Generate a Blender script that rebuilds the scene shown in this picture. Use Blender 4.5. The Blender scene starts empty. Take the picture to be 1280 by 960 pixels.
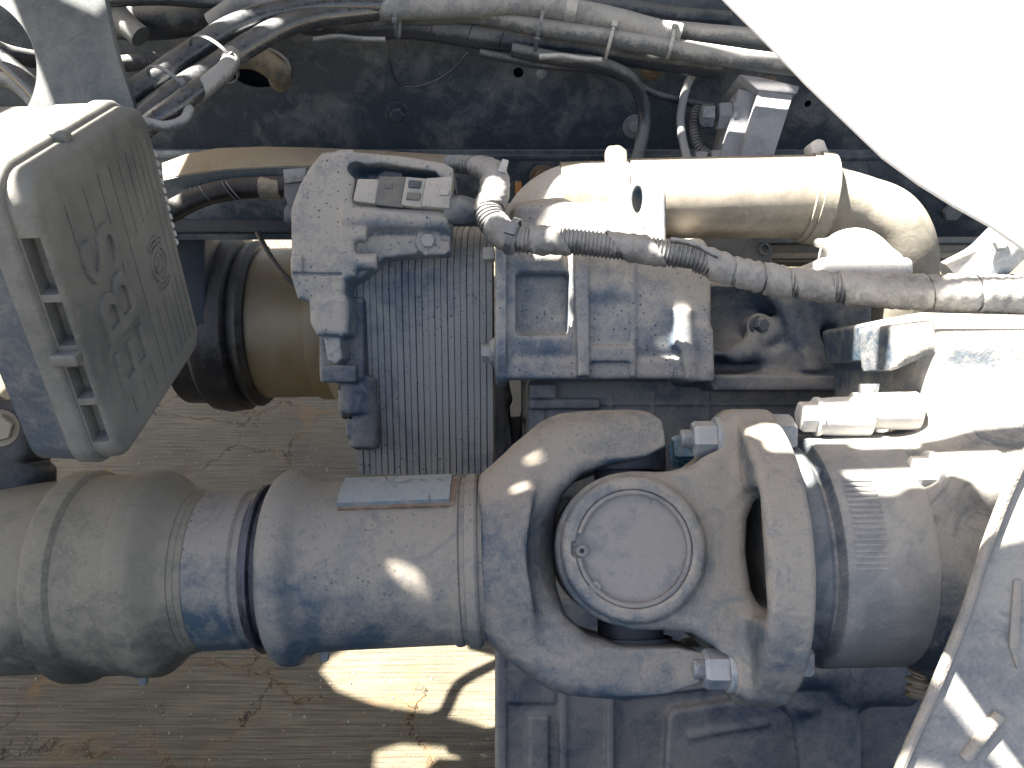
import bpy, bmesh, math, random
import numpy as np
from mathutils import Vector, Matrix
from mathutils.geometry import delaunay_2d_cdt
random.seed(7); rng = np.random.default_rng(7)
sc = bpy.context.scene
COL = sc.collection

# ------------------------------------------------------------ camera, sky, sun
PITCH = math.radians(33)
SP, CP = math.sin(PITCH), math.cos(PITCH)
CAM = Vector((0, 0, 1.45))
U = Vector((1, 0, 0)); UP = Vector((0, SP, CP)); FW = Vector((0, CP, -SP))
cam = bpy.data.cameras.new('camera'); cam.sensor_width = 36; cam.lens = 28.125
cam.clip_start = 0.02; cam.clip_end = 500
co = bpy.data.objects.new('camera', cam); COL.objects.link(co)
co.location = CAM; co.rotation_euler = (math.pi/2 - PITCH, 0, 0)
sc.camera = co
SUN = Vector((-0.42, 0.15, 0.90)).normalized()
elev = math.asin(SUN.z); azim = math.atan2(SUN.x, SUN.y)
w = bpy.data.worlds.new('World'); sc.world = w; w.use_nodes = True
nt = w.node_tree; bg = nt.nodes['Background']
sky = nt.nodes.new('ShaderNodeTexSky'); sky.sky_type = 'NISHITA'; sky.sun_disc = False
sky.sun_elevation = elev; sky.sun_rotation = azim; sky.air_density = 1.0; sky.dust_density = 5.0
nt.links.new(sky.outputs[0], bg.inputs[0]); bg.inputs[1].default_value = 0.055
sl = bpy.data.lights.new('sun', 'SUN'); sl.energy = 5.0; sl.angle = math.radians(0.5); sl.color = (1, .95, .87)
so = bpy.data.objects.new('sun', sl); COL.objects.link(so)
so.rotation_euler = (-SUN).to_track_quat('-Z', 'Y').to_euler()
sc.view_settings.view_transform = 'Standard'; sc.view_settings.look = 'None'
sc.view_settings.gamma = 1; sc.view_settings.exposure = 3.2
sc.render.engine = 'CYCLES'

# ------------------------------------------------------------ frames
def V(px, py, D):
    return CAM + FW*D + U*((px-640)/1000*D) + UP*((480-py)/1000*D)
class Frame:
    """metric frame: x to the right, y down, z towards the viewer, 1000 units = D0 metres"""
    def __init__(s, D0, J=None, th=0):
        s.s = D0/1000
        if J: s.o = V(J[0], J[1], D0); s.c = J
        else: s.o = V(640, 480, D0); s.c = (640, 480)
        c, n = math.cos(th), math.sin(th)
        s.v = UP*c + FW*n          # up axis leaning back
        s.w = -FW*c + UP*n         # towards viewer leaning up
        s.u = U
    def __call__(s, x, y, z=0.0):
        return s.o + s.u*((x-s.c[0])*s.s) + s.v*((s.c[1]-y)*s.s) + s.w*(z*s.s)
    def arr(s, P):
        o = np.array(s.o); A = np.array([s.u, s.v, s.w])*s.s
        return o + (P[:, :1]-s.c[0])*A[0] + (s.c[1]-P[:, 1:2])*A[1] + P[:, 2:3]*A[2]
def hit(px, py, p0, n):
    r = FW + U*((px-640)/1000) + UP*((480-py)/1000)
    t = (p0-CAM).dot(n)/r.dot(n)
    return CAM + r*t

# ------------------------------------------------------------ materials
def new_mat(name):
    m = bpy.data.materials.new(name); m.use_nodes = True
    return m, m.node_tree.nodes, m.node_tree.links, m.node_tree.nodes['Principled BSDF']
def dusty(name, c1, c2, amt=.5, sc1=9, metal=0, rough=.75, speck=0, bump=.25, fine=300, upd=.35, c3=None, scratch=0, bd=.0006, spec=.35, sparkle=0, edge=0):
    """base paint or metal c1 under dust c2; dust lies in patches and more on upward faces"""
    m, N, L, b = new_mat(name)
    geo = N.new('ShaderNodeNewGeometry'); pos = geo.outputs['Position']
    def noise(scale, det=6, ro=.6, dist=0):
        n = N.new('ShaderNodeTexNoise'); n.inputs['Scale'].default_value = scale
        n.inputs['Detail'].default_value = det; n.inputs['Roughness'].default_value = ro
        n.inputs['Distortion'].default_value = dist
        L.new(pos, n.inputs['Vector']); return n.outputs['Fac']
    def math_(op, a, bb, cl=False):
        n = N.new('ShaderNodeMath'); n.operation = op; n.use_clamp = cl
        for i, q in enumerate((a, bb)):
            if isinstance(q, (int, float)): n.inputs[i].default_value = q
            else: L.new(q, n.inputs[i])
        return n.outputs[0]
    def mapr(a, lo, hi, t0=0, t1=1):
        n = N.new('ShaderNodeMapRange'); n.clamp = True
        L.new(a, n.inputs[0]); n.inputs[1].default_value = lo; n.inputs[2].default_value = hi
        n.inputs[3].default_value = t0; n.inputs[4].default_value = t1; return n.outputs[0]
    def mix(f, a, bb):
        n = N.new('ShaderNodeMix'); n.data_type = 'RGBA'
        if isinstance(f, (int, float)): n.inputs[0].default_value = f
        else: L.new(f, n.inputs[0])
        for k, q in ((6, a), (7, bb)):
            if isinstance(q, tuple): n.inputs[k].default_value = (*q, 1)
            else: L.new(q, n.inputs[k])
        return n.outputs[2]
    sx = N.new('ShaderNodeSeparateXYZ'); L.new(geo.outputs['Normal'], sx.inputs[0])
    big = noise(sc1, 7, .62, .4); med = noise(sc1*6, 5, .6, .8); fin = noise(fine, 3, .6)
    up = mapr(sx.outputs[2], -.4, .9, -upd, upd)
    f = math_('ADD', math_('ADD', math_('MULTIPLY', mapr(big, .3, .7), .9), math_('MULTIPLY', mapr(med, .3, .7), .45)), up)
    f = math_('ADD', f, amt-.68)
    f = mapr(f, .08, .86)
    f = math_('ADD', f, math_('MULTIPLY', math_('SUBTRACT', fin, .5), .75), True)
    c = mix(f, c1, c2)
    if c3:
        st = mapr(noise(sc1*2.3, 8, .7, 1.5), .54, .66)
        c = mix(math_('MULTIPLY', st, .7), c, c3)
    if speck:
        v = N.new('ShaderNodeTexVoronoi'); v.inputs['Scale'].default_value = 210; v.feature = 'F1'
        L.new(pos, v.inputs['Vector'])
        sc_ = N.new('ShaderNodeSeparateColor'); L.new(v.outputs['Color'], sc_.inputs[0])
        rr = mapr(sc_.outputs[0], .35, 1, .02, .33)
        d = mapr(math_('SUBTRACT', v.outputs['Distance'], rr), -.06, .06, 1, 0)
        d = math_('MULTIPLY', d, mapr(noise(14, 4, .6), .38, .56, 0, speck))
        c = mix(d, c, tuple(x*.75 for x in c1))
    if sparkle:
        v = N.new('ShaderNodeTexVoronoi'); v.inputs['Scale'].default_value = 190
        L.new(pos, v.inputs['Vector'])
        d = mapr(v.outputs['Distance'], .05, .13, 1, 0)
        d = math_('MULTIPLY', d, mapr(noise(30, 3, .6), .55, .7, 0, sparkle))
        c = mix(d, c, (.62, .60, .55))
    if scratch:
        mp = N.new('ShaderNodeMapping'); mp.inputs['Scale'].default_value = (7, 60, 60); mp.inputs['Rotation'].default_value = (.3, .5, .9)
        L.new(pos, mp.inputs[0])
        n = N.new('ShaderNodeTexNoise'); n.inputs['Scale'].default_value = 2.2; n.inputs['Detail'].default_value = 2; n.inputs['Distortion'].default_value = 1.2
        L.new(mp.outputs[0], n.inputs['Vector'])
        d = mapr(math_('ABSOLUTE', math_('SUBTRACT', n.outputs['Fac'], .5), 0), 0, .006, scratch, 0)
        d = math_('MULTIPLY', d, mapr(noise(8, 2), .5, .62))
        c = mix(d, c, tuple(x*.45 for x in c1))
    if edge:
        c = mix(mapr(geo.outputs['Pointiness'], .515, .57, 0, edge), c, tuple(min(1, x*1.35) for x in c2))
    L.new(c, b.inputs['Base Color'])
    b.inputs['Metallic'].default_value = metal
    b.inputs['Specular IOR Level'].default_value = spec
    L.new(mapr(f, 0, 1, rough-.22, min(rough+.15, 1)), b.inputs['Roughness'])
    bp = N.new('ShaderNodeBump'); bp.inputs['Strength'].default_value = bump; bp.inputs['Distance'].default_value = bd
    h = math_('ADD', math_('ADD', fin, math_('MULTIPLY', med, 2.0)), math_('MULTIPLY', noise(fine*.3, 4), 1.0))
    L.new(h, bp.inputs['Height']); L.new(bp.outputs[0], b.inputs['Normal'])
    return m

M = {}
M['shaft'] = dusty('dusty_shaft_paint', (.035, .06, .082), (.245, .215, .175), .56, 7, rough=.7, speck=.55, c3=(.13, .135, .14), scratch=.7, upd=.35, sparkle=.6)
M['shaft_tan'] = dusty('dusty_tan_shaft_paint', (.055, .055, .048), (.20, .178, .132), .6, 8, rough=.72, speck=.2, upd=.3, scratch=.6, sparkle=.8)
M['yoke'] = dusty('dusty_cast_yoke', (.036, .062, .09), (.27, .235, .19), .52, 8, rough=.75, edge=.5, speck=.3, upd=.35, bump=.75, bd=.0011, fine=420, sparkle=.3)
M['yoke2'] = dusty('dusty_flange_casting', (.055, .082, .108), (.29, .255, .21), .6, 9, rough=.75, edge=.5, speck=.2, upd=.35, bump=.75, bd=.0011, fine=420, sparkle=.3, c3=(.15, .17, .17))
M['cap'] = dusty('bearing_cap_steel', (.085, .10, .115), (.25, .225, .20), .7, 16, rough=.75, upd=.1, speck=.1)
M['cast'] = dusty('dusty_cast_aluminium', (.08, .12, .165), (.39, .355, .31), .52, 9, rough=.8, edge=.5, speck=.95, upd=.4, bump=.45)
M['cast_blue'] = dusty('blue_grey_cast_housing', (.045, .068, .10), (.25, .24, .22), .44, 7, rough=.8, edge=.5, upd=.3, bump=.4)
M['cast_lit'] = dusty('sunlit_dusty_housing', (.16, .20, .25), (.50, .47, .42), .7, 7, rough=.85, edge=.5, upd=.3, bump=.4, speck=.3)  # sunlight put into the colour: brighter copy of cast for sunlit parts
M['case'] = dusty('dusty_gearbox_paint', (.035, .058, .088), (.30, .28, .245), .47, 6, rough=.8, upd=.4, bump=.6, edge=.4, c3=(.06, .08, .10), sparkle=.5, scratch=.6, bd=.001)
M['fin'] = dusty('dusty_cooler_fin', (.045, .08, .13), (.36, .345, .315), .66, 5, rough=.8, speck=.85, upd=.2, bump=.3)
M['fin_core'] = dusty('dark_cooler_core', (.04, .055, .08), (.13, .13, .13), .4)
M['rail'] = dusty('dark_blue_frame_paint', (.026, .038, .052), (.16, .168, .172), .44, 6, rough=.6, upd=.5, c3=(.06, .075, .095), bump=.2)
M['rail_dark'] = dusty('grimy_dark_frame', (.016, .02, .028), (.06, .06, .06), .3, 6, rough=.7)
M['brown'] = dusty('brown_dusty_bracket', (.09, .088, .08), (.32, .27, .20), .7, 8, rough=.85, c3=(.26, .20, .11), upd=.5)
M['black'] = dusty('black_rubber', (.012, .012, .013), (.07, .065, .06), .3, 14, rough=.6, upd=.5)
M['blackhose'] = dusty('dusty_black_hose', (.025, .03, .04), (.16, .16, .155), .42, 16, rough=.55, upd=.7)
M['hose'] = dusty('dusty_grey_hose', (.08, .09, .10), (.34, .33, .31), .62, 16, rough=.7, upd=.7)
M['sleeve'] = dusty('woven_grey_sleeve', (.16, .17, .18), (.40, .39, .37), .6, 14, rough=.85, upd=.4, bump=.5, fine=700)
M['tube'] = dusty('glossy_black_tube', (.03, .033, .04), (.12, .12, .115), .22, 20, rough=.45, upd=.3, bump=.03, spec=1.0)
M['tape'] = dusty('dusty_cloth_tape', (.12, .12, .12), (.34, .325, .30), .6, 18, rough=.9, bump=.5, fine=900, upd=.3)
M['conduit'] = dusty('dusty_corrugated_conduit', (.07, .07, .075), (.34, .33, .31), .55, 18, rough=.8, upd=.6)
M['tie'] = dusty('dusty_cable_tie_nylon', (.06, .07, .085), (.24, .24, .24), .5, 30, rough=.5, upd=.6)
M['tie_lit'] = dusty('pale_lit_tie_nylon', (.20, .20, .20), (.48, .47, .44), .6, 30, rough=.6, upd=.6)  # brighter copy of tie with sunlight in its colour; also pale bands
M['plastic'] = dusty('dusty_grey_plastic', (.10, .10, .094), (.19, .182, .16), .6, 10, rough=.6, upd=.3, bump=.12, speck=.1, sparkle=.5)
M['plastic_blue'] = dusty('blue_grey_box_body', (.06, .075, .09), (.20, .185, .16), .45, 10, rough=.6, upd=.6, bump=.12)
M['brass'] = dusty('brass_lacquer', (.21, .16, .08), (.21, .175, .12), .5, 9, metal=.35, rough=.55, upd=.2, bump=.08, spec=.5)
M['steel'] = dusty('brushed_stainless', (.19, .165, .13), (.33, .295, .24), .6, 10, metal=.35, rough=.6, upd=.3, bump=.1)
M['elbow'] = dusty('dusty_tan_elbow', (.17, .155, .12), (.31, .285, .235), .6, 9, rough=.75, metal=.1, bump=.3)
M['bolt'] = dusty('dusty_zinc_bolt', (.14, .18, .22), (.36, .35, .33), .6, 40, rough=.55, metal=.25, upd=.4)
M['bolt_blue'] = dusty('blue_zinc_bolt', (.06, .20, .36), (.22, .28, .34), .35, 40, rough=.45, metal=.3, upd=.3)
M['bolt_rust'] = dusty('rusty_bolt', (.10, .07, .05), (.24, .17, .12), .5, 50, rough=.8)
M['orange'] = dusty('orange_plastic', (.55, .22, .06), (.50, .30, .16), .4, 50)
M['valve'] = dusty('dusty_anodised_block', (.20, .21, .23), (.34, .33, .33), .6, 12, rough=.8, upd=.3, bump=.3)
M['white'] = dusty('white_gloss_paint', (.72, .72, .72), (.84, .83, .80), .7, 10, rough=.4, upd=.1, bump=.02, speck=.25)
M['plate'] = dusty('grey_green_steel_plate', (.075, .09, .095), (.20, .20, .19), .45, 9, rough=.7, upd=.4, c3=(.14, .15, .15))
M['seal'] = dusty('violet_black_seal', (.018, .018, .028), (.085, .082, .09), .3, 20, rough=.6)
M['sunshade'] = dusty('galvanised_sunshade', (.22, .22, .22), (.30, .29, .27), .5, 5, rough=.7)
M['hole'] = dusty('dark_hole', (.008, .008, .01), (.02, .02, .02), .2)
M['badge'] = dusty('scuffed_weight_plate', (.10, .14, .17), (.24, .25, .24), .55, 20, rough=.6, c3=(.05, .07, .11), speck=.4)

def concrete():
    m, N, L, b = new_mat('broomed_concrete')
    tc = N.new('ShaderNodeTexCoord')
    def nz(scale, vec=None, det=6, ro=.6, dist=0):
        n = N.new('ShaderNodeTexNoise'); n.inputs['Scale'].default_value = scale; n.inputs['Detail'].default_value = det
        n.inputs['Roughness'].default_value = ro; n.inputs['Distortion'].default_value = dist
        L.new(vec or tc.outputs['Object'], n.inputs['Vector']); return n
    def mr(a, lo, hi, t0=0, t1=1):
        n = N.new('ShaderNodeMapRange'); L.new(a, n.inputs[0])
        for i, q in enumerate((lo, hi, t0, t1)): n.inputs[i+1].default_value = q
        return n.outputs[0]
    def mt(op, a, c):
        n = N.new('ShaderNodeMath'); n.operation = op
        for i, q in enumerate((a, c)):
            if isinstance(q, (int, float)): n.inputs[i].default_value = q
            else: L.new(q, n.inputs[i])
        return n.outputs[0]
    def mix(f, a, c):
        n = N.new('ShaderNodeMix'); n.data_type = 'RGBA'; L.new(f, n.inputs[0])
        for k, q in ((6, a), (7, c)):
            if isinstance(q, tuple): n.inputs[k].default_value = (*q, 1)
            else: L.new(q, n.inputs[k])
        return n.outputs[2]
    mp = N.new('ShaderNodeMapping'); mp.inputs['Scale'].default_value = (1, 34, 1); L.new(tc.outputs['Object'], mp.inputs[0])
    br = nz(5.5, mp.outputs[0], 8, .68).outputs['Fac']
    mp2 = N.new('ShaderNodeMapping'); mp2.inputs['Scale'].default_value = (1, 16, 1); L.new(tc.outputs['Object'], mp2.inputs[0])
    br2 = nz(14, mp2.outputs[0], 5, .6).outputs['Fac']
    big = nz(2.6, None, 6, .6, .5).outputs['Fac']
    wn = nz(7, None, 6, .7)
    va = N.new('ShaderNodeVectorMath'); va.operation = 'SCALE'; va.inputs[3].default_value = .22; L.new(wn.outputs['Color'], va.inputs[0])
    vb = N.new('ShaderNodeVectorMath'); vb.operation = 'ADD'; L.new(va.outputs[0], vb.inputs[0]); L.new(tc.outputs['Object'], vb.inputs[1])
    vo = N.new('ShaderNodeTexVoronoi'); vo.feature = 'DISTANCE_TO_EDGE'; vo.inputs['Scale'].default_value = 3.2; L.new(vb.outputs[0], vo.inputs['Vector'])
    crk = mr(vo.outputs['Distance'], .0015, .008, 1, 0)
    halo = mr(vo.outputs['Distance'], .0, .06, 1, 0)
    brk = mr(nz(4, None, 4).outputs['Fac'], .44, .56)
    crk = mt('MULTIPLY', crk, brk)
    c = mix(mr(big, .35, .65), (.125, .108, .075), (.215, .185, .125))
    c = mix(mr(br, .42, .62, 0, .8), c, (.065, .058, .045))
    c = mix(mr(br2, .60, .75, 0, .5), c, (.30, .27, .23))
    st = mt('MULTIPLY', mt('MULTIPLY', halo, mr(nz(5.5, None, 5).outputs['Fac'], .45, .62)), .55)
    c = mix(st, c, (.27, .15, .055))
    spots = mt('MULTIPLY', mr(br, .53, .6), mr(nz(9, mp2.outputs[0], 4).outputs['Fac'], .60, .70))
    c = mix(mt('MULTIPLY', spots, .55), c, (.32, .16, .05))
    c = mix(mt('MULTIPLY', crk, .9), c, (.025, .018, .012))
    L.new(c, b.inputs['Base Color']); b.inputs['Roughness'].default_value = .9; b.inputs['Specular IOR Level'].default_value = .2
    h = mt('SUBTRACT', mt('ADD', mt('MULTIPLY', br, 1.2), nz(250, None, 3).outputs['Fac']), mt('MULTIPLY', crk, 2.5))
    bp = N.new('ShaderNodeBump'); bp.inputs['Strength'].default_value = 1.0; bp.inputs['Distance'].default_value = .006
    L.new(h, bp.inputs['Height']); L.new(bp.outputs[0], b.inputs['Normal'])
    return m
M['concrete'] = concrete()

# ------------------------------------------------------------ object helpers
def finish(name, me, mat, parent, smooth=35):
    me.materials.append(M[mat])
    if smooth:
        me.polygons.foreach_set('use_smooth', [True]*len(me.polygons))
        if smooth < 179: me.set_sharp_from_angle(angle=math.radians(smooth))
    o = bpy.data.objects.new(name, me); COL.objects.link(o)
    if parent is not None:
        o.parent = parent
        off = Vector((0, 0, 0)); q = parent
        while q is not None: off += q.location; q = q.parent
        me.transform(Matrix.Translation(-off))
    return o
def mesh_obj(name, verts, faces, mat, parent=None, smooth=35, loc=None):
    me = bpy.data.meshes.new(name)
    me.from_pydata([tuple(v) for v in verts], [], faces); me.validate(); me.update()
    bm = bmesh.new(); bm.from_mesh(me); bmesh.ops.recalc_face_normals(bm, faces=bm.faces); bm.to_mesh(me); bm.free()
    return finish(name, me, mat, parent, smooth)
def bm_obj(name, bm, mat, parent=None, smooth=35):
    bmesh.ops.recalc_face_normals(bm, faces=bm.faces)
    me = bpy.data.meshes.new(name); bm.to_mesh(me); bm.free()
    return finish(name, me, mat, parent, smooth)
def tag(o, label=None, cat=None, group=None, kind=None):
    if label: o['label'] = label
    if cat: o['category'] = cat
    if group: o['group'] = group
    if kind: o['kind'] = kind
    return o
def thing(name, loc, label, cat, group=None):
    o = bpy.data.objects.new(name, None); o.empty_display_size = .03
    o.location = loc; COL.objects.link(o)
    return tag(o, label, cat, group)
def recenter(o):
    """move a single-mesh thing's origin to its bottom centre"""
    vs = np.array([v.co[:] for v in o.data.vertices]); c = (vs.min(0)+vs.max(0))/2; c[2] = vs[:, 2].min()
    o.data.transform(Matrix.Translation(-Vector(c))); o.location = Vector(c); return o
def solo(o, label, cat, group=None, kind=None):
    return tag(recenter(o), label, cat, group, kind)

def prism_bm(bm, pts, vec, bevel=0, seg=2):
    vs = [bm.verts.new(p) for p in pts]; f = bm.faces.new(vs)
    r = bmesh.ops.extrude_face_region(bm, geom=[f])
    nv = [g for g in r['geom'] if isinstance(g, bmesh.types.BMVert)]
    bmesh.ops.translate(bm, verts=nv, vec=vec)
    if bevel:
        es = set()
        for v in vs+nv: es.update(v.link_edges)
        bmesh.ops.bevel(bm, geom=list(es), offset=bevel, segments=seg, affect='EDGES', profile=.5, clamp_overlap=True)
def prism(name, pts, vec, mat, parent=None, bevel=0, seg=2, smooth=35):
    bm = bmesh.new(); prism_bm(bm, pts, vec, bevel, seg)
    return bm_obj(name, bm, mat, parent, smooth)
def fprism(name, F, poly, z0, z1, mat, parent=None, bevel=1.5, seg=2, smooth=35):
    return prism(name, [F(x, y, z1) for x, y in poly], F.w*((z0-z1)*F.s), mat, parent, bevel*F.s, seg, smooth)
def fbox(name, F, x0, x1, y0, y1, z0, z1, mat, parent=None, bevel=1.5, seg=2):
    return fprism(name, F, [(x0, y0), (x1, y0), (x1, y1), (x0, y1)], z0, z1, mat, parent, bevel, seg)
def wbox(name, p0, p1, mat, parent=None, bevel=.001, seg=2):
    (x0, y0, z0), (x1, y1, z1) = p0, p1
    return prism(name, [Vector((x0, y0, z0)), Vector((x1, y0, z0)), Vector((x1, y0, z1)), Vector((x0, y0, z1))], Vector((0, y1-y0, 0)), mat, parent, bevel, seg)
def basis(d):
    d = Vector(d).normalized(); a = Vector((0, 0, 1)) if abs(d.z) < .9 else Vector((0, 1, 0))
    e1 = d.cross(a).normalized(); return d, e1, d.cross(e1)
def lathe_vf(p0, d, prof, n=64, wob=0):
    d, e1, e2 = basis(d); vs = []; fs = []
    for s, r in prof:
        for k in range(n):
            a = 2*math.pi*k/n
            vs.append(p0 + d*s + (e1*math.cos(a) + e2*math.sin(a))*r)
    for i in range(len(prof)-1):
        for k in range(n):
            fs.append((i*n+k, i*n+(k+1) % n, (i+1)*n+(k+1) % n, (i+1)*n+k))
    fs.append(tuple(range(n))[::-1]); fs.append(tuple(range((len(prof)-1)*n, len(prof)*n)))
    return vs, fs
def lathe(name, p0, d, prof, mat, parent=None, n=64, smooth=35):
    vs, fs = lathe_vf(p0, d, prof, n); return mesh_obj(name, vs, fs, mat, parent, smooth)
def flathe(name, F, a, b, prof, mat, parent=None, n=96, smooth=30):
    """profile [(x, r)] in frame units along the line a -> b (frame points), x measured as frame x"""
    A, B = F(*a), F(*b); d = (B-A).normalized(); k = (B-A).length/abs(b[0]-a[0])
    return lathe(name, A, d, [((x-a[0])*k, r*F.s) for x, r in prof], mat, parent, n, smooth)
def catmull(pts, n=10):
    P = [np.array(p, float) for p in pts]; P = [2*P[0]-P[1]] + P + [2*P[-1]-P[-2]]; out = []
    for i in range(1, len(P)-2):
        for k in range(n):
            t = k/n
            out.append(.5*((2*P[i]) + (-P[i-1]+P[i+1])*t + (2*P[i-1]-5*P[i]+4*P[i+1]-P[i+2])*t*t + (-P[i-1]+3*P[i]-3*P[i+1]+P[i+2])*t**3))
    out.append(P[-2]); return np.array(out)
def sweep(path, rad, n=20, vf=None):
    """path (m,3) world, rad (m,) ; parallel transported rings"""
    P = np.array(path); m = len(P); T = np.gradient(P, axis=0); T /= np.linalg.norm(T, axis=1)[:, None]
    d, e1, e2 = basis(T[0]); e = np.array(e1); vs = []
    for i in range(m):
        e = e - T[i]*e.dot(T[i]); e /= np.linalg.norm(e); f = np.cross(T[i], e)
        for k in range(n):
            a = 2*math.pi*k/n; r = rad[i] if np.ndim(rad[i]) == 0 else rad[i][k]
            vs.append(P[i] + (e*math.cos(a) + f*math.sin(a))*r)
    fs = [(i*n+k, i*n+(k+1) % n, (i+1)*n+(k+1) % n, (i+1)*n+k) for i in range(m-1) for k in range(n)]
    fs.append(tuple(range(n))[::-1]); fs.append(tuple(range((m-1)*n, m*n)))
    return vs, fs
def resample(P, step):
    s = np.r_[0, np.cumsum(np.linalg.norm(np.diff(P, axis=0), axis=1))]; m = max(3, int(s[-1]/step))
    t = np.linspace(0, s[-1], m); return np.stack([np.interp(t, s, P[:, i]) for i in range(3)], 1), t
def pathpx(pts, n=10):
    """pts (px, py, D) -> smooth world path"""
    return catmull([tuple(V(*p)) for p in pts], n)
def pipe(name, pts, r, mat, parent=None, n=20, ridge=0, pitch=.004, step=.006, wob=0, smooth=60):
    """r in metres or list matching pts"""
    P = pathpx(pts, 12)
    if not np.isscalar(r):
        rr = np.interp(np.linspace(0, len(r)-1, len(P)), range(len(r)), r)
    else: rr = np.full(len(P), r)
    s = np.r_[0, np.cumsum(np.linalg.norm(np.diff(P, axis=0), axis=1))]
    st = pitch/6 if ridge else step
    Q, t = resample(P, st); R = np.interp(t, s, rr)
    if ridge: R = R + ridge*np.clip(1.6*np.sin(2*np.pi*t/pitch), -1, 1)
    if wob: R = R*(1 + wob*np.sin(t*60+1)*np.sin(t*23) + wob*.6*np.sin(t*170))
    vs, fs = sweep(Q, R, n); return mesh_obj(name, vs, fs, mat, parent, smooth)
def hexbolt(name, p, d, r, h, mat, parent, washer=1.35, stud=0, rot=0):
    """hexagonal head standing on a washer at p, pointing along d"""
    d, e1, e2 = basis(d); bm = bmesh.new()
    def ring(n, prof, ph=0):
        prev = None
        for s, rr in prof:
            cur = [bm.verts.new(p + d*s + (e1*math.cos(2*math.pi*k/n+ph) + e2*math.sin(2*math.pi*k/n+ph))*rr) for k in range(n)]
            if prev:
                for k in range(n): bm.faces.new((prev[k], prev[(k+1) % n], cur[(k+1) % n], cur[k]))
            else: bm.faces.new(cur[::-1])
            prev = cur
        bm.faces.new(prev)
    wz = h*.18
    if washer: ring(28, [(-.001, r*washer), (wz*.7, r*washer), (wz, r*washer*.95)])
    ring(6, [(wz*.9, r), (h*.86, r), (h, r*.86)], rot)
    if stud:
        pr = [(h*.9, r*.52)]
        for i in range(int(stud/.0012)):
            pr += [(h+i*.0012, r*.52), (h+i*.0012+.0006, r*.47)]
        pr += [(h+stud, r*.5), (h+stud+.001, r*.42)]
        ring(20, pr)
    return bm_obj(name, bm, mat, parent, 25)

# ---- signed distance modelling for castings
def nets(F, org, h):
    S = F < 0; nx, ny, nz_ = F.shape
    c = np.zeros((nx-1, ny-1, nz_-1), np.int8)
    for i in (0, 1):
        for j in (0, 1):
            for k in (0, 1): c += S[i:nx-1+i, j:ny-1+j, k:nz_-1+k]
    act = (c > 0) & (c < 8); idx = np.argwhere(act)
    ids = np.full(act.shape, -1, np.int64); ids[act] = np.arange(len(idx))
    acc = np.zeros((len(idx), 3)); cnt = np.zeros(len(idx))
    C = [(i, j, k) for i in (0, 1) for j in (0, 1) for k in (0, 1)]
    for a in C:
        for ax in range(3):
            if a[ax]: continue
            b = list(a); b[ax] = 1
            fa = F[idx[:, 0]+a[0], idx[:, 1]+a[1], idx[:, 2]+a[2]]; fb = F[idx[:, 0]+b[0], idx[:, 1]+b[1], idx[:, 2]+b[2]]
            q = (fa < 0) != (fb < 0); t = np.where(q, fa/np.where(q, fa-fb, 1), 0)
            p = np.array(a, float)[None] + np.zeros((len(idx), 3)); p[:, ax] += t
            acc[q] += p[q]; cnt[q] += 1
    vs = (idx + acc/cnt[:, None])*h + np.array(org)
    qs = []
    for ax in range(3):
        o1, o2 = [(1, 2), (2, 0), (0, 1)][ax]
        sl0 = [slice(1, -1)]*3; sl0[ax] = slice(0, -1); sl1 = list(sl0); sl1[ax] = slice(1, None)
        A = S[tuple(sl0)]; B = S[tuple(sl1)]; e = np.argwhere(A != B)
        e[:, o1] += 1; e[:, o2] += 1
        fl = A[A != B]
        def cell(d1, d2):
            g = e.copy(); g[:, o1] -= d1; g[:, o2] -= d2; return ids[g[:, 0], g[:, 1], g[:, 2]]
        q = np.stack([cell(1, 1), cell(0, 1), cell(0, 0), cell(1, 0)], 1)
        q[~fl] = q[~fl][:, ::-1]; qs.append(q)
    return vs, np.concatenate(qs)
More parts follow.
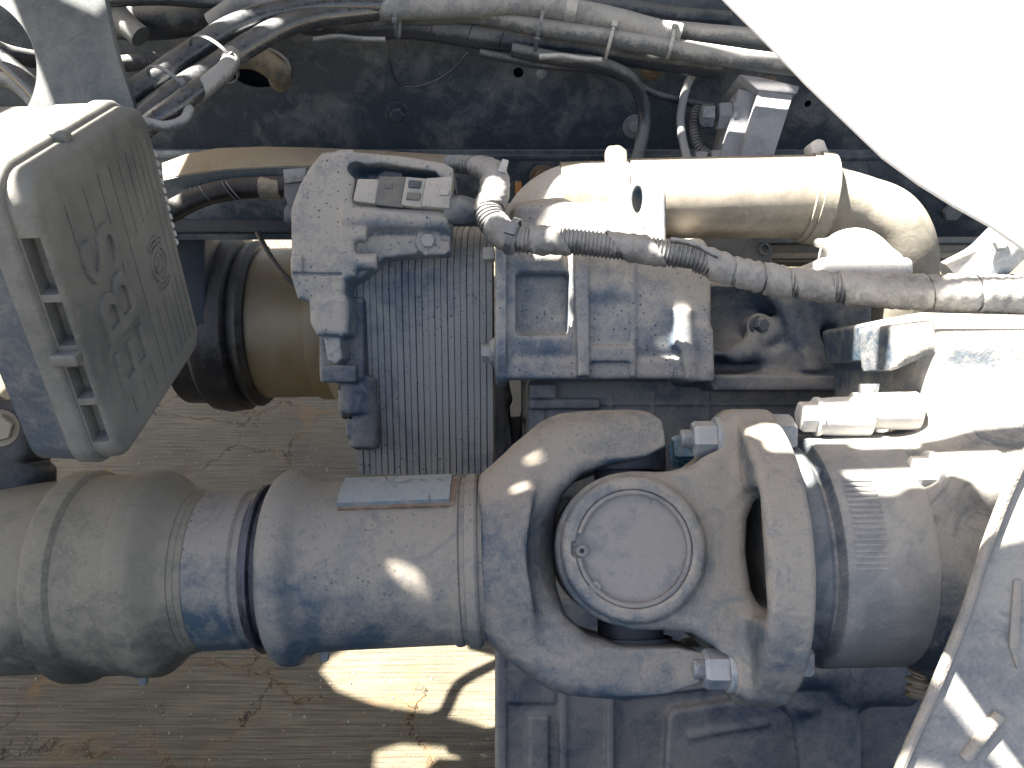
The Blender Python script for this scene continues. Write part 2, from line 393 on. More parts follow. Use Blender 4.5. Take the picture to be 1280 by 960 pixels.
class G:
    def __init__(s, lo, hi, h):
        s.lo, s.h = lo, h
        ax = [np.arange(lo[i], hi[i]+h, h) for i in range(3)]
        s.X = ax[0][:, None, None]; s.Y = ax[1][None, :, None]; s.Z = ax[2][None, None, :]
        s.shape = tuple(len(a) for a in ax)
    def ball(s, c, r): return np.sqrt((s.X-c[0])**2+(s.Y-c[1])**2+(s.Z-c[2])**2)-r
    def ell(s, c, r):
        q = np.sqrt(((s.X-c[0])/r[0])**2+((s.Y-c[1])/r[1])**2+((s.Z-c[2])/r[2])**2)
        return (q-1)*min(r)
    def box(s, x0, x1, y0, y1, z0, z1, r=4):
        q = [np.abs(A-(a+b)/2)-abs(b-a)/2+r for A, a, b in ((s.X, x0, x1), (s.Y, y0, y1), (s.Z, z0, z1))]
        out = np.sqrt(np.maximum(q[0], 0)**2+np.maximum(q[1], 0)**2+np.maximum(q[2], 0)**2)
        return out+np.minimum(np.maximum(np.maximum(q[0], q[1]), q[2]), 0)-r
    def comb(s, d, e, r=4):
        a, b = d+r, e+r
        return np.minimum(np.maximum(a, b), 0)+np.sqrt(np.maximum(a, 0)**2+np.maximum(b, 0)**2)-r
    def cx(s, x0, x1, y, z, r, rd=4):   # cylinder along x
        rr = r(s.X) if callable(r) else r
        return s.comb(np.sqrt((s.Y-y)**2+(s.Z-z)**2)-rr, np.abs(s.X-(x0+x1)/2)-(x1-x0)/2, rd)
    def cy(s, y0, y1, x, z, r, rd=4): return s.comb(np.sqrt((s.X-x)**2+(s.Z-z)**2)-r, np.abs(s.Y-(y0+y1)/2)-(y1-y0)/2, rd)
    def cz(s, z0, z1, x, y, r, rd=4): return s.comb(np.sqrt((s.X-x)**2+(s.Y-y)**2)-r, np.abs(s.Z-(z0+z1)/2)-(z1-z0)/2, rd)
    def cap(s, a, b, r0, r1=None):
        r1 = r0 if r1 is None else r1
        a = np.array(a, float); b = np.array(b, float); d = b-a; L2 = d@d
        t = np.clip(((s.X-a[0])*d[0]+(s.Y-a[1])*d[1]+(s.Z-a[2])*d[2])/L2, 0, 1)
        return np.sqrt((s.X-a[0]-t*d[0])**2+(s.Y-a[1]-t*d[1])**2+(s.Z-a[2]-t*d[2])**2)-(r0+(r1-r0)*t)
    def poly(s, pts, z0, z1, r=4, zabs=False):
        X = s.X[:, :, 0]; Y = s.Y[:, :, 0]; d = np.full((s.shape[0], s.shape[1]), 1e9); ins = np.zeros(d.shape, bool)
        n = len(pts)
        for i in range(n):
            ax_, ay = pts[i]; bx, by = pts[(i+1) % n]; ex, ey = bx-ax_, by-ay
            t = np.clip(((X-ax_)*ex+(Y-ay)*ey)/(ex*ex+ey*ey), 0, 1)
            d = np.minimum(d, (X-ax_-t*ex)**2+(Y-ay-t*ey)**2)
            if ay != by: ins ^= ((ay > Y) != (by > Y)) & (X < (bx-ax_)*(Y-ay)/(by-ay)+ax_)
        d = np.where(ins, -np.sqrt(d), np.sqrt(d))[:, :, None]
        Z = np.abs(s.Z) if zabs else s.Z
        return s.comb(d, np.abs(Z-(z0+z1)/2)-(z1-z0)/2, r)
def un(*a, k=0):
    r = a[0]
    for b in a[1:]:
        if k: t = np.clip(.5+.5*(b-r)/k, 0, 1); r = b*(1-t)+r*t-k*t*(1-t)
        else: r = np.minimum(r, b)
    return r
def sub(a, *bs, k=3):
    for b in bs: a = -un(-a, b, k=k)
    return a
def sdf_obj(name, g, D, Fr, mat, parent=None, smooth_it=1):
    D = np.broadcast_to(D, g.shape)
    D = np.pad(D, 1, constant_values=5.0); org = tuple(np.array(g.lo)-g.h)
    vs, qs = nets(D.astype(np.float64), org, g.h)
    W = Fr.arr(vs)
    me = bpy.data.meshes.new(name)
    me.vertices.add(len(W)); me.vertices.foreach_set('co', W.ravel().astype(np.float32))
    me.loops.add(len(qs)*4); me.loops.foreach_set('vertex_index', qs.ravel().astype(np.int32))
    me.polygons.add(len(qs)); me.polygons.foreach_set('loop_start', np.arange(0, len(qs)*4, 4, dtype=np.int32))
    me.update(calc_edges=True); me.validate()
    bm = bmesh.new(); bm.from_mesh(me)
    bmesh.ops.recalc_face_normals(bm, faces=bm.faces)
    for _ in range(smooth_it): bmesh.ops.smooth_vert(bm, verts=bm.verts, factor=.5, use_axis_x=True, use_axis_y=True, use_axis_z=True)
    bm.to_mesh(me); bm.free()
    return finish(name, me, mat, parent, 180)
def boolean(o, cutters, op='DIFFERENCE'):
    for c in cutters:
        m = o.modifiers.new('b', 'BOOLEAN'); m.operation = op; m.object = c; m.solver = 'EXACT'
    dg = bpy.context.evaluated_depsgraph_get(); dg.update()
    me = bpy.data.meshes.new_from_object(o.evaluated_get(dg)); o.modifiers.clear()
    old = o.data; o.data = me; bpy.data.meshes.remove(old)
    for c in cutters: cm = c.data; bpy.data.objects.remove(c); bpy.data.meshes.remove(cm)
    o.data.set_sharp_from_angle(angle=math.radians(30))
    return o
def join_boxes(name, boxes, mat, parent=None):
    bm = bmesh.new()
    for pts, vec, bv in boxes: prism_bm(bm, pts, vec, bv, 1)
    return bm_obj(name, bm, mat, parent)

# ============================================================ SETTING: concrete ground
def ground():
    S = 60
    return mesh_obj('ground', [(-S, -S, 0), (S, -S, 0), (S, S, 0), (-S, S, 0)], [(0, 1, 2, 3)], 'concrete', None, 0)
tag(ground(), 'broomed concrete yard slab with cracks and rust stains', None, None, 'structure')

# loose grit on the slab
def grit():
    vs = []; fs = []
    for k in range(2600):
        x = rng.uniform(-1.3, .5); y = rng.uniform(.75, 2.6); q = .0009 + .0032*rng.random()**4
        b = len(vs); a0 = rng.uniform(0, 6.28)
        for j in range(5):
            a = a0+j*1.257; rr = q*rng.uniform(.7, 1.2); vs.append((x+rr*math.cos(a), y+rr*math.sin(a), -.0002))
        for j in range(4):
            a = a0+j*1.57+.4; rr = q*rng.uniform(.4, .8); vs.append((x+rr*math.cos(a), y+rr*math.sin(a), q*rng.uniform(.6, 1.1)))
        fs += [(b+5, b+6, b+7, b+8), (b, b+1, b+5), (b+1, b+6, b+5), (b+1, b+2, b+6), (b+2, b+3, b+6), (b+3, b+7, b+6), (b+3, b+4, b+7), (b+4, b+8, b+7), (b+4, b, b+8), (b, b+5, b+8)]
    return mesh_obj('grit', vs, fs, 'grit', None, 0)
M['grit'] = dusty('grit_stone', (.16, .13, .10), (.36, .32, .26), .5, 60)
tag(grit(), 'loose grit and crumbs scattered over the concrete', None, None, 'stuff')

# ============================================================ unseen added deck over the chassis, holes placed for wanted sun patches
DZ = 1.98
def to_sunshade(p):
    t = (DZ-p.z)/SUN.z; q = p + SUN*t; return (q.x, q.y)
def lit_px(poly, D):
    if D == 'g': return [to_sunshade(hit(x, y, Vector((0, 0, 0)), Vector((0, 0, 1)))) for x, y in poly]
    return [to_sunshade(V(x, y, D)) for x, y in poly]
def ellp(cx, cy, a, b, rot, n=20):
    c, s = math.cos(rot), math.sin(rot)
    return [(cx+a*math.cos(t)*c-b*math.sin(t)*s, cy+a*math.cos(t)*s+b*math.sin(t)*c) for t in [2*math.pi*k/n for k in range(n)]]
LIT = [
    [to_sunshade(Vector(p)) for p in ((-.43, .505, 1.281), (-.337, .505, 1.281), (-.337, .722, 1.281), (-.43, .722, 1.281))],
    lit_px([(690, 190), (840, 190), (840, 335), (790, 335), (720, 318), (655, 250)], 1.02),
    lit_px([(150, 128), (232, 62), (300, 20), (395, 2), (395, 30), (320, 60), (240, 112), (200, 150)], 1.03),
    lit_px([(1045, 385), (1330, 350), (1330, 560), (1085, 485), (1075, 440)], .88),
    lit_px([(1005, 270), (1145, 262), (1180, 350), (1010, 350)], .93),
    lit_px([(985, 490), (1130, 490), (1160, 600), (1085, 600), (1060, 560), (1000, 550)], .765),
    lit_px([(1185, 340), (1230, 300), (1330, 230), (1330, 380), (1185, 380)], .9),
    lit_px([(940, 500), (985, 515), (1015, 575), (1018, 602), (968, 596), (930, 545)], .735),
    lit_px([(715, 180), (1230, 180), (1230, 250), (1200, 330), (860, 330), (760, 310), (735, 300), (668, 250)], 1.08),
    lit_px([(586, 190), (655, 195), (650, 250), (668, 300), (618, 310), (596, 270)], .96),
    lit_px([(1010, 290), (1330, 250), (1330, 560), (1150, 560), (1120, 580), (1065, 575), (1040, 545), (1005, 545), (1000, 480), (1075, 470), (1065, 400), (1035, 385)], .85),
    lit_px(ellp(498, 705, 30, 9, math.radians(30)), .715),
    lit_px(ellp(666, 574, 15, 8, math.radians(-35)), .76),
    lit_px(ellp(650, 612, 14, 10, math.radians(-20)), .745),
    lit_px([(400, 838), (412, 822), (470, 790), (640, 770), (640, 925), (600, 905), (540, 890), (470, 880), (420, 862)], 'g'),
    lit_px([(468, 940), (500, 930), (560, 935), (640, 958), (640, 1030), (462, 1030)], 'g'),
    lit_px([(712, 330), (727, 330), (729, 398), (719, 396)], .96),
    lit_px([(843, 387), (864, 389), (869, 440), (868, 474), (856, 470), (835, 452), (812, 438), (846, 425)], .95),
    lit_px([(950, 505), (985, 525), (1010, 570), (1010, 600), (972, 598), (958, 570)], .72),
    lit_px([(1215, 560), (1340, 520), (1340, 800), (1275, 765), (1262, 728), (1222, 690)], .60),
    lit_px([(1222, 872), (1282, 822), (1340, 800), (1340, 960), (1262, 945), (1230, 912)], .60),
    lit_px([(1105, 930), (1180, 955), (1190, 1000), (1090, 1000)], .61),
    lit_px([(1035, 545), (1078, 622), (1118, 622), (1132, 598), (1190, 606), (1222, 640), (1245, 680), (1330, 640), (1330, 540)], .71),
    lit_px([(712, 322), (727, 322), (730, 396), (719, 394)], 1.02),
    lit_px([(846, 387), (864, 389), (869, 440), (868, 472), (856, 468), (838, 450), (818, 438), (850, 425)], 1.01),
    lit_px([(215, 78), (300, 20), (395, 2), (395, 30), (320, 60), (250, 100)], 1.10),
    lit_px([(835, 25), (960, 30), (1030, 100), (940, 100), (840, 68)], 1.2),
    [to_sunshade(hit(x, y, V(1100, 120, .42), (UP*.3-FW*.95).normalized())) for x, y in [(840, -60), (1600, -160), (1600, 520), (1300, 360), (1230, 305), (1090, 210), (900, 40)]],
    lit_px([(1010, 290), (1330, 250), (1330, 560), (1060, 460), (1065, 400), (1035, 385)], 1.0),
    lit_px([(1040, 380), (1330, 350), (1330, 590), (1150, 560), (1120, 580), (1065, 575)], .76),
    lit_px([(845, 118), (862, 118), (866, 200), (852, 200)], 1.3),
]
def sunshade():
    out = [(-2.6, .12), (2.0, .12), (2.0, 3.4), (-2.6, 3.4)]
    vs = [Vector(p) for p in out]; es = [(i, (i+1) % 4) for i in range(4)]
    for P in LIT:
        b = len(vs); vs += [Vector(p) for p in P]; es += [(b+i, b+(i+1) % len(P)) for i in range(len(P))]
    r = delaunay_2d_cdt(vs, es, [], 0, 1e-6)
    def inside(p, P):
        c = False
        for i in range(len(P)):
            (ax, ay), (bx, by) = P[i], P[(i+1) % len(P)]
            if (ay > p[1]) != (by > p[1]) and p[0] < (bx-ax)*(p[1]-ay)/(by-ay)+ax: c = not c
        return c
    bm = bmesh.new(); bv = [bm.verts.new((v.x, v.y, DZ)) for v in r[0]]
    for f in r[2]:
        c = ((r[0][f[0]].x+r[0][f[1]].x+r[0][f[2]].x)/3, (r[0][f[0]].y+r[0][f[1]].y+r[0][f[2]].y)/3)
        if inside(c, out) and not any(inside(c, P) for P in LIT): bm.faces.new([bv[i] for i in f])
    bmesh.ops.delete(bm, geom=[v for v in bm.verts if not v.link_faces], context='VERTS')
    g = bmesh.ops.extrude_face_region(bm, geom=list(bm.faces))
    bmesh.ops.translate(bm, verts=[q for q in g['geom'] if isinstance(q, bmesh.types.BMVert)], vec=(0, 0, .006))
    return bm_obj('sunshade_plate', bm, 'sunshade', None, 0)
solo(sunshade(), 'unseen added grey steel deck plate with cut-outs bridging the chassis overhead', 'deck plate')

# ============================================================ FRAME RAIL
yr0 = V(600, 120, 1.42).y
NY = Vector((0, -1, 0)); PR = V(600, 120, 1.42)
def onrail(px, py, off=0): return hit(px, py, PR+NY*off, NY)
rail = thing('frame_rail', Vector((0, yr0, .8)), 'dark blue painted chassis side rail with dust runs, behind the hoses', 'frame rail')
zt = onrail(600, 0).z + .06; zb = onrail(600, 192).z
web = wbox('web', (-1.6, yr0, zb), (2.4, yr0+.009, zt), 'rail', rail, .001)
wbox('dark_backing', (-1.6, yr0+.075, zb-.05), (2.4, yr0+.084, zt+.05), 'rail_dark', rail, .001)  # dark sheet added behind the web so its holes look shaded
cut = []
for (x, y, rx, rz) in [(648, 91, .009, .009), (322, 85, .055, .034), (1010, 130, .006, .006)]:
    c = onrail(x, y); pts = [Vector((c.x+rx*math.cos(t), yr0-.03, c.z+rz*math.sin(t))) for t in [2*math.pi*k/32 for k in range(32)]]
    cut.append(prism('cutter', pts, Vector((0, .08, 0)), 'hole', None))
boolean(web, cut)
wbox('lower_flange', (-1.6, yr0-.012, zb-.010), (2.4, yr0+.07, zb+.0), 'rail', rail, .001)
wbox('upper_flange', (-1.6, yr0-.002, zt-.001), (2.4, yr0+.07, zt+.009), 'rail', rail, .001)
hexbolt('bolt', onrail(497, 143), NY, .013, .012, 'rail', rail, 1.7)
hexbolt('bolt', onrail(793, 158), NY, .010, .008, 'cast_blue', rail, 2.1)
hexbolt('bolt', onrail(815, 88), NY, .013, .012, 'bolt_rust', rail, 1.3)
hexbolt('bolt', onrail(907, 165), NY, .010, .010, 'plate', rail, 1.6)
hexbolt('bolt', onrail(677, 92), NY, .008, .006, 'bolt', rail, 1.2)
hexbolt('bolt', onrail(1188, 262), NY, .02, .016, 'plate', rail, 1.3)
# rim of the oval opening
c = onrail(322, 85)
pipe_pts = [Vector((c.x+.056*math.cos(t), yr0-.002, c.z+.035*math.sin(t))) for t in np.linspace(-.5, 1.9, 24)]
vs, fs = sweep(np.array([p[:] for p in pipe_pts]), np.full(24, .0035), 8); mesh_obj('opening_rim', vs, fs, 'hose', rail)

# inner reinforcement plate below the rail, and the far rail wall behind it
p2 = V(600, 230, 1.50)
inner = thing('inner_liner_plate', Vector((0, p2.y, p2.z-.1)), 'dark blue liner plate under the side rail with two rusty bolts', 'plate')
zl0 = hit(600, 300, p2, NY).z; zl1 = hit(600, 188, p2, NY).z
wbox('plate', (-1.6, p2.y, zl0), (2.4, p2.y+.012, zl1), 'rail', inner, .001)
for x, y, mt in [(678, 222, 'bolt_rust'), (585, 262, 'bolt_rust')]:
    hexbolt('bolt', hit(x, y, p2, NY), NY, .018, .016, mt, inner, 1.35)
wbox('tab', tuple(hit(644, 240, p2, NY)-Vector((0, .012, 0))), tuple(hit(652, 226, p2, NY)+Vector((0, .001, 0))), 'orange', inner, .001)
# cross member floor far behind (dark clutter seen under the pipes on the right)
F = Frame(1.35)
cm = thing('cross_member', F(1000, 320, -60), 'long brown-grey channel member running behind the silver pipe', 'cross member')
fbox('channel_web', F, 760, 1290, 292, 325, -60, -20, 'brown', cm)
fbox('channel_lip', F, 760, 1290, 296, 303, -20, -6, 'plate', cm)
fbox('channel_lip', F, 760, 1290, 314, 322, -20, -10, 'brown', cm)
fprism('gusset', F, [(860, 295), (930, 297), (965, 310), (965, 330), (850, 330)], -14, 2, 'plate', cm)
lathe('hole_bush', F(955, 312, 2), F.w, [(0, .011), (.004, .011), (.004, .006), (-.004, .006)], 'plate', cm, 24)

# ============================================================ curved bracket under the rail
F = Frame(1.18)
poly = [(190, 196), (215, 178), (250, 167), (310, 164), (380, 166), (480, 173), (590, 183), (600, 194), (520, 197), (440, 200), (350, 201), (290, 205), (240, 213), (205, 224)]
br = thing('curved_cross_bracket', F(400, 200), 'brown dusty curved steel bracket running below the blue rail', 'bracket')
top = [F(x, y, -62 + (y-165)*1.1) for x, y in poly]
prism('plate', top, Vector((0, 0, -.008)), 'brown', br, .0012)
lip = catmull([tuple(F(x, y+3, -60+(y-165)*1.1)) for x, y in [(600, 194), (520, 197), (440, 200), (350, 201), (290, 205), (240, 213), (205, 224)]], 8)
bm = bmesh.new(); prev = None
for p in lip:
    p = Vector(p); cur = [bm.verts.new(p), bm.verts.new(p-Vector((0, 0, .019))), bm.verts.new(p-Vector((0, -.006, .019))), bm.verts.new(p+Vector((0, .006, 0)))]
    if prev:
        for k in range(4): bm.faces.new((prev[k], prev[(k+1) % 4], cur[(k+1) % 4], cur[k]))
    prev = cur
bm_obj('turned_down_edge', bm, 'plate', br)

# ============================================================ left steel plate with round opening
F = Frame(.98)
pl = [(-160, -80), (128, -80), (131, 0), (138, 35), (146, 70), (158, 105), (170, 140), (120, 200), (-160, 200)]
o = fprism('plate_with_opening', F, pl, -14, 0, 'plate', None, .8)
ctr = (-62, 88); c0 = [F(ctr[0]+108*math.cos(t), ctr[1]+100*math.sin(t), -60) for t in [2*math.pi*k/64 for k in range(64)]]
boolean(o, [prism('cutter', c0, F.w*(120*F.s), 'hole', None)])
solo(o, 'grey-green steel plate with a large round opening, top left corner', 'steel plate')
# dark hoses seen through and behind it
for i, (pts, r, mt, lb) in enumerate([
    ([(-20, 55, 1.12), (20, 70, 1.14), (80, 78, 1.2), (150, 80, 1.24), (240, 68, 1.28), (300, 60, 1.3)], .0125, 'blackhose', 'dark hose passing behind the steel plate towards the tube bundle'),
    ([(-20, 62, 1.06), (10, 80, 1.06), (50, 120, 1.06), (80, 170, 1.06)], .012, 'tube', 'glossy black tube inside the round opening of the plate'),
    ([(-20, 100, 1.1), (20, 105, 1.1), (70, 160, 1.1)], .010, 'hose', 'dull grey tube lowest inside the round opening of the plate'),
    ([(120, 25, 1.28), (180, 28, 1.26), (240, 20, 1.26), (300, -10, 1.28)], .027, 'blackhose', 'thick dark green-black hose above the left tube bundle'),
    ([(128, 2, 1.2), (200, 0, 1.2), (290, 4, 1.22), (420, -6, 1.22)], .008, 'blackhose', 'thin black hose along the top edge beside the steel plate'),
    ([(140, 8, 1.22), (158, 30, 1.22), (176, 46, 1.22)], .017, 'hose', 'short grey hose end bent down beside the steel plate'),
]):
    solo(pipe('hose', pts, r, mt, None, 20), lb, 'hose')

# ============================================================ tube bundle upper left
bund = [
    ([(85, 182, .98), (140, 137, 1.0), (192, 99, 1.03), (240, 66, 1.07), (290, 34, 1.1), (345, 16, 1.13), (420, 6, 1.17), (520, 8, 1.22)], .0158, 'uppermost glossy black tube of the bundle rising from the box'),
    ([(110, 202, .96), (165, 157, .99), (215, 119, 1.02), (262, 88, 1.06), (310, 57, 1.09), (352, 34, 1.12), (400, 20, 1.16), (470, 12, 1.2)], .0158, 'second glossy black tube of the bundle, just under the top one'),
    ([(150, 190, .955), (190, 153, .965), (222, 131, .98), (245, 114, 1.0), (270, 100, 1.03)], .0130, 'lowest shiny tube of the bundle, ending behind the pale loop'),
]
for k, (pts, r, lb) in enumerate(bund):
    solo(pipe('black_tube', pts, r, 'tube', None, 24), lb, 'tube', 'glossy tubes in the upper left bundle')
solo(pipe('loop_hose', [(150, 152, .94), (180, 153, .95), (205, 158, .96), (228, 152, .97), (236, 138, .98), (225, 128, 1.0)], .0065, 'hose', None, 20), 'thin pale hose loop curling out below the black tube bundle', 'hose')
solo(pipe('wrapped_hose', [(240, 122, 1.0), (262, 104, 1.01), (285, 84, 1.03), (290, 66, 1.08)], .012, 'hose', None, 20), 'dusty grey hose tied under the glossy tubes', 'hose')
solo(pipe('bent_hose', [(290, 70, 1.18), (320, 72, 1.2), (345, 88, 1.24), (350, 100, 1.3)], .018, 'brown', None, 20), 'brown hose end curving into the oval opening of the rail', 'hose')

def cable_tie(pts, px, py, D, r, mat, label, head=(0, 0), tail=0, w=.0042, nrm=None, flat=1.0, dirv=None):
    """band round the hoses at (px,py,D), radius r, hose direction dirv"""
    c = V(px, py, D); d, e1, e2 = basis(dirv)
    # viewer-facing axis
    f = (-FW - d*(-FW).dot(d)).normalized(); s = d.cross(f).normalized()
    t = thing('cable_tie', c, label, 'cable tie', 'cable ties round the hoses')
    n = 40; vs = []; fs = []
    for k in range(n):
        a = 2*math.pi*k/n; q = s*math.cos(a)*r + f*math.sin(a)*r*flat
        for dr, dw in ((0, -1), (0, 1), (.0013, 1), (.0013, -1)):
            vs.append(c + q*(1+dr/r) + d*dw*w/2)
    for k in range(n):
        for j in range(4): fs.append((k*4+j, k*4+(j+1) % 4, ((k+1) % n)*4+(j+1) % 4, ((k+1) % n)*4+j))
    mesh_obj('strap', vs, fs, mat, t)
    a = math.radians(head); q = s*math.cos(a)*r + f*math.sin(a)*r*flat; nq = q.normalized(); tq = d.cross(nq)
    p = c + q
    bm = bmesh.new()
    prism_bm(bm, [p + tq*x*w*.9 + d*y*w*.85 for x, y in ((-1, -1), (1, -1), (1, 1), (-1, 1))], nq*.0055, .0007, 2)
    bm_obj('lock', bm, mat, t)
    if tail:
        prism('tail', [p + nq*.002 + tq*x + d*y*w*.4 for x, y in ((0, -1), (0, 1), (tail, 1), (tail, -1))], nq*.0012, mat, t, .0003)
    return t

# ============================================================ HOSES along the top
top_hoses = [
    ([(265, 30, 1.22), (300, 8, 1.21), (340, 2, 1.2), (400, 4, 1.2), (480, 10, 1.2), (560, 8, 1.2), (640, 4, 1.2), (700, 10, 1.2), (760, 22, 1.2), (820, 38, 1.2), (850, 44, 1.2)], .0165, 'sleeve', 'woven grey sleeve hose, thickest along the top edge', .012),
    ([(520, 20, 1.24), (600, 18, 1.23), (680, 34, 1.22), (760, 46, 1.21), (850, 62, 1.2), (930, 74, 1.2), (1020, 86, 1.2), (1120, 104, 1.2)], .0145, 'hose', 'smooth dusty grey hose lit at its right end, under the sleeve', .006),
    ([(380, 28, 1.27), (450, 34, 1.26), (520, 34, 1.26), (600, 46, 1.26), (660, 52, 1.26), (720, 58, 1.26), (800, 70, 1.26), (900, 84, 1.26)], .0185, 'blackhose', 'dark spiral-wrapped hose hanging lowest under the grey hoses', .008),
    ([(835, 36, 1.23), (880, 40, 1.23), (960, 48, 1.23), (1050, 62, 1.24)], .0125, 'hose', 'pale hose continuing right above the smooth grey hose', .01),
    ([(690, 6, 1.3), (760, 8, 1.3), (840, 20, 1.3), (912, 26, 1.3)], .015, 'blackhose', 'dark blue hose behind the others at the top centre', 0),
    ([(300, 48, 1.28), (360, 26, 1.27), (420, 22, 1.28), (520, 26, 1.3)], .012, 'black', 'black hose in the shade behind the tube bundle', 0),
    ([(640, 62, 1.23), (700, 74, 1.23), (750, 80, 1.23), (785, 96, 1.25), (800, 120, 1.28), (806, 150, 1.3), (800, 185, 1.3), (795, 205, 1.3)], .0105, 'blackhose', 'thin blue-black hose dropping across the rail to the silver pipe', 0),
    ([(600, 66, 1.25), (680, 82, 1.25), (740, 86, 1.25), (780, 98, 1.27), (820, 118, 1.3), (870, 130, 1.33), (900, 136, 1.33)], .0065, 'blackhose', 'thin dark line running down to the upper union of the valve block', 0),
    ([(878, 84, 1.3), (862, 100, 1.3), (853, 130, 1.3), (851, 160, 1.29), (858, 195, 1.27), (865, 212, 1.26)], .0068, 'hose', 'slim pale pipe curving down left of the valve block', 0),
]
for pts, r, mt, lb, wb in top_hoses:
    if mt == 'sleeve': o = pipe('sleeved_hose', pts, r, mt, None, 28, ridge=.00035, pitch=.0028, wob=wb)
    else: o = pipe('hose', pts, r, mt, None, 24, wob=wb, step=.004)
    solo(o, lb, 'hose')
for x, y in ((542, 36), (588, 44), (628, 50)):
    c = V(x, y, 1.26); d = (V(x+26, y+11, 1.26)-c).normalized()
    solo(lathe('wrap_seam', c, d, [(0, .0187), (.0008, .0193), (.0016, .0187)], 'black', None, 28), {542: 'dark seam ring on the spiral-wrapped hose, left one', 588: 'dark seam ring on the spiral-wrapped hose, middle one', 628: 'dark seam ring on the spiral-wrapped hose, right one'}[x], 'hose seam')
# tape marker bands and spiral seam on the hoses
for x, y, D, r, lb in [(413, 5, 1.2, .0176, 'pale tape band round the woven sleeve, left one'), (714, 12, 1.2, .0176, 'pale tape band round the woven sleeve, right one')]:
    c = V(x, y, D); d = (V(x+20, y+1+(x > 600)*3, D)-c).normalized()
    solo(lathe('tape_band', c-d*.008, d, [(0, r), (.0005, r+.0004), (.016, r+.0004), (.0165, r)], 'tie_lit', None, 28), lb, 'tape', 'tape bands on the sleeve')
solo(pipe('flat_strap', [(392, 50, 1.2), (420, 46, 1.2), (450, 49, 1.2), (482, 50, 1.2)], .0045, 'hose', None, 10), 'short pale rubber strip hanging under the left hoses', 'rubber strip')
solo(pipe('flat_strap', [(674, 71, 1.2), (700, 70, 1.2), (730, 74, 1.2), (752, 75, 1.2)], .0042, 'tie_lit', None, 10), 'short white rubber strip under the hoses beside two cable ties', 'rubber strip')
solo(pipe('thin_wire', [(484, 50, 1.22), (486, 75, 1.24), (496, 102, 1.3), (512, 109, 1.33), (540, 103, 1.34), (565, 88, 1.34), (585, 66, 1.3)], .0018, 'blackhose', None, 8), 'thin black wire drooping in front of the blue rail', 'wire')
solo(pipe('conduit', [(872, 130, 1.33), (868, 150, 1.33), (869, 170, 1.33), (876, 186, 1.33), (888, 193, 1.33)], .0075, 'conduit', None, 16, ridge=.0012, pitch=.005), 'small corrugated conduit entering the lower union of the valve block', 'conduit')

ties = [
    (214, 112, 1.01, .034, 'tie', 'dark cable tie lower on the glossy tube bundle', 60, .012, (V(265, 66, 1.06)-V(165, 143, .99))),
    (268, 74, 1.055, .036, 'tie', 'dark cable tie higher on the glossy tube bundle', 45, .010, (V(310, 35, 1.1)-V(235, 100, 1.04))),
    (497, 22, 1.215, .030, 'tie', 'blue-grey cable tie below the woven sleeve at top centre', 62, .0, (V(560, 24, 1.2)-V(440, 20, 1.2))),
    (676, 34, 1.22, .037, 'tie', 'long leaning cable tie left of the pale strip', 40, .010, (V(760, 48, 1.2)-V(640, 20, 1.2))),
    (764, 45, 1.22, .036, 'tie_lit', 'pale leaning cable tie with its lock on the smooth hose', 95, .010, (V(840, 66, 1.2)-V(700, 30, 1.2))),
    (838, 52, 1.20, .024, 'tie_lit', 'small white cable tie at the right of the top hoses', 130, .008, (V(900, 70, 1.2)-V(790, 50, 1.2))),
    (398, 16, 1.19, .024, 'tie', 'dark cable tie where the glossy tubes meet the sleeve', 60, .0, (V(460, 18, 1.2)-V(350, 20, 1.2))),
]
for x, y, D, r, mt, lb, hd, tl, dv in ties: cable_tie(None, x, y, D, r, mt, lb, hd, tl, dirv=dv, w=.005, flat=.85)

# ============================================================ VALVE BLOCK
F = Frame(1.25)
vb = thing('valve_block', F(940, 200, -30), 'dusty grey tapered valve block with two brass-grey hex unions', 'valve block')
fprism('block', F, [(946, 114), (991, 116), (962, 206), (922, 206)], -70, 8, 'valve', vb, 2)
fprism('side_face', F, [(925, 108), (947, 113), (924, 207), (900, 204)], -80, -6, 'valve', vb, 2)
fprism('top_lip', F, [(920, 97), (945, 100), (996, 112), (992, 122), (944, 117)], -75, 12, 'valve', vb, 2)
lathe('brass_plug', F(965, 116, -20), F.v, [(0, .022), (.010, .022), (.012, .015), (.03, .015)], 'bolt_rust', vb, 24)
for (x, y, r) in [(906, 136, 16), (897, 191, 11)]:
    a = F(x+16, y+1, -25); hexbolt('union', a, -U, r*F.s*1.15, .024, 'valve', vb, 1.2, rot=.3)
    hexbolt('union_nut', F(x-6, y, -25), -U, r*F.s*.9, .022, 'bolt', vb, 0, rot=.1)

# ============================================================ BRASS CANISTER with rubber boot
F = Frame(1.70)
bc = thing('brass_canister', F(350, 470, -90), 'shiny brass-coloured cylinder between the grey box and the finned cooler', 'canister')
flathe('shell', F, (290, 398, -90), (430, 396, -90), [(275, 96), (278, 101), (372, 101), (380, 101), (382, 104), (392, 105), (402, 104), (403, 96)], 'brass', bc)
pipe('cable', [(322, 290, 1.24), (335, 315, 1.23), (352, 340, 1.22), (372, 358, 1.22)], .0042, 'black', bc, 10)
rb = thing('rubber_bellows', F(260, 500, -90), 'black ribbed rubber boot at the left end of the brass canister', 'rubber boot')
flathe('bellows', F, (200, 398, -90), (310, 398, -90), [(196, 60), (200, 100), (205, 108), (235, 108), (243, 117), (262, 120), (282, 117), (287, 106), (292, 110), (300, 112), (307, 106), (309, 90)], 'black', rb)
fbox('housing', F, 200, 268, 296, 410, -60, 30, 'rail_dark', rb, 4)
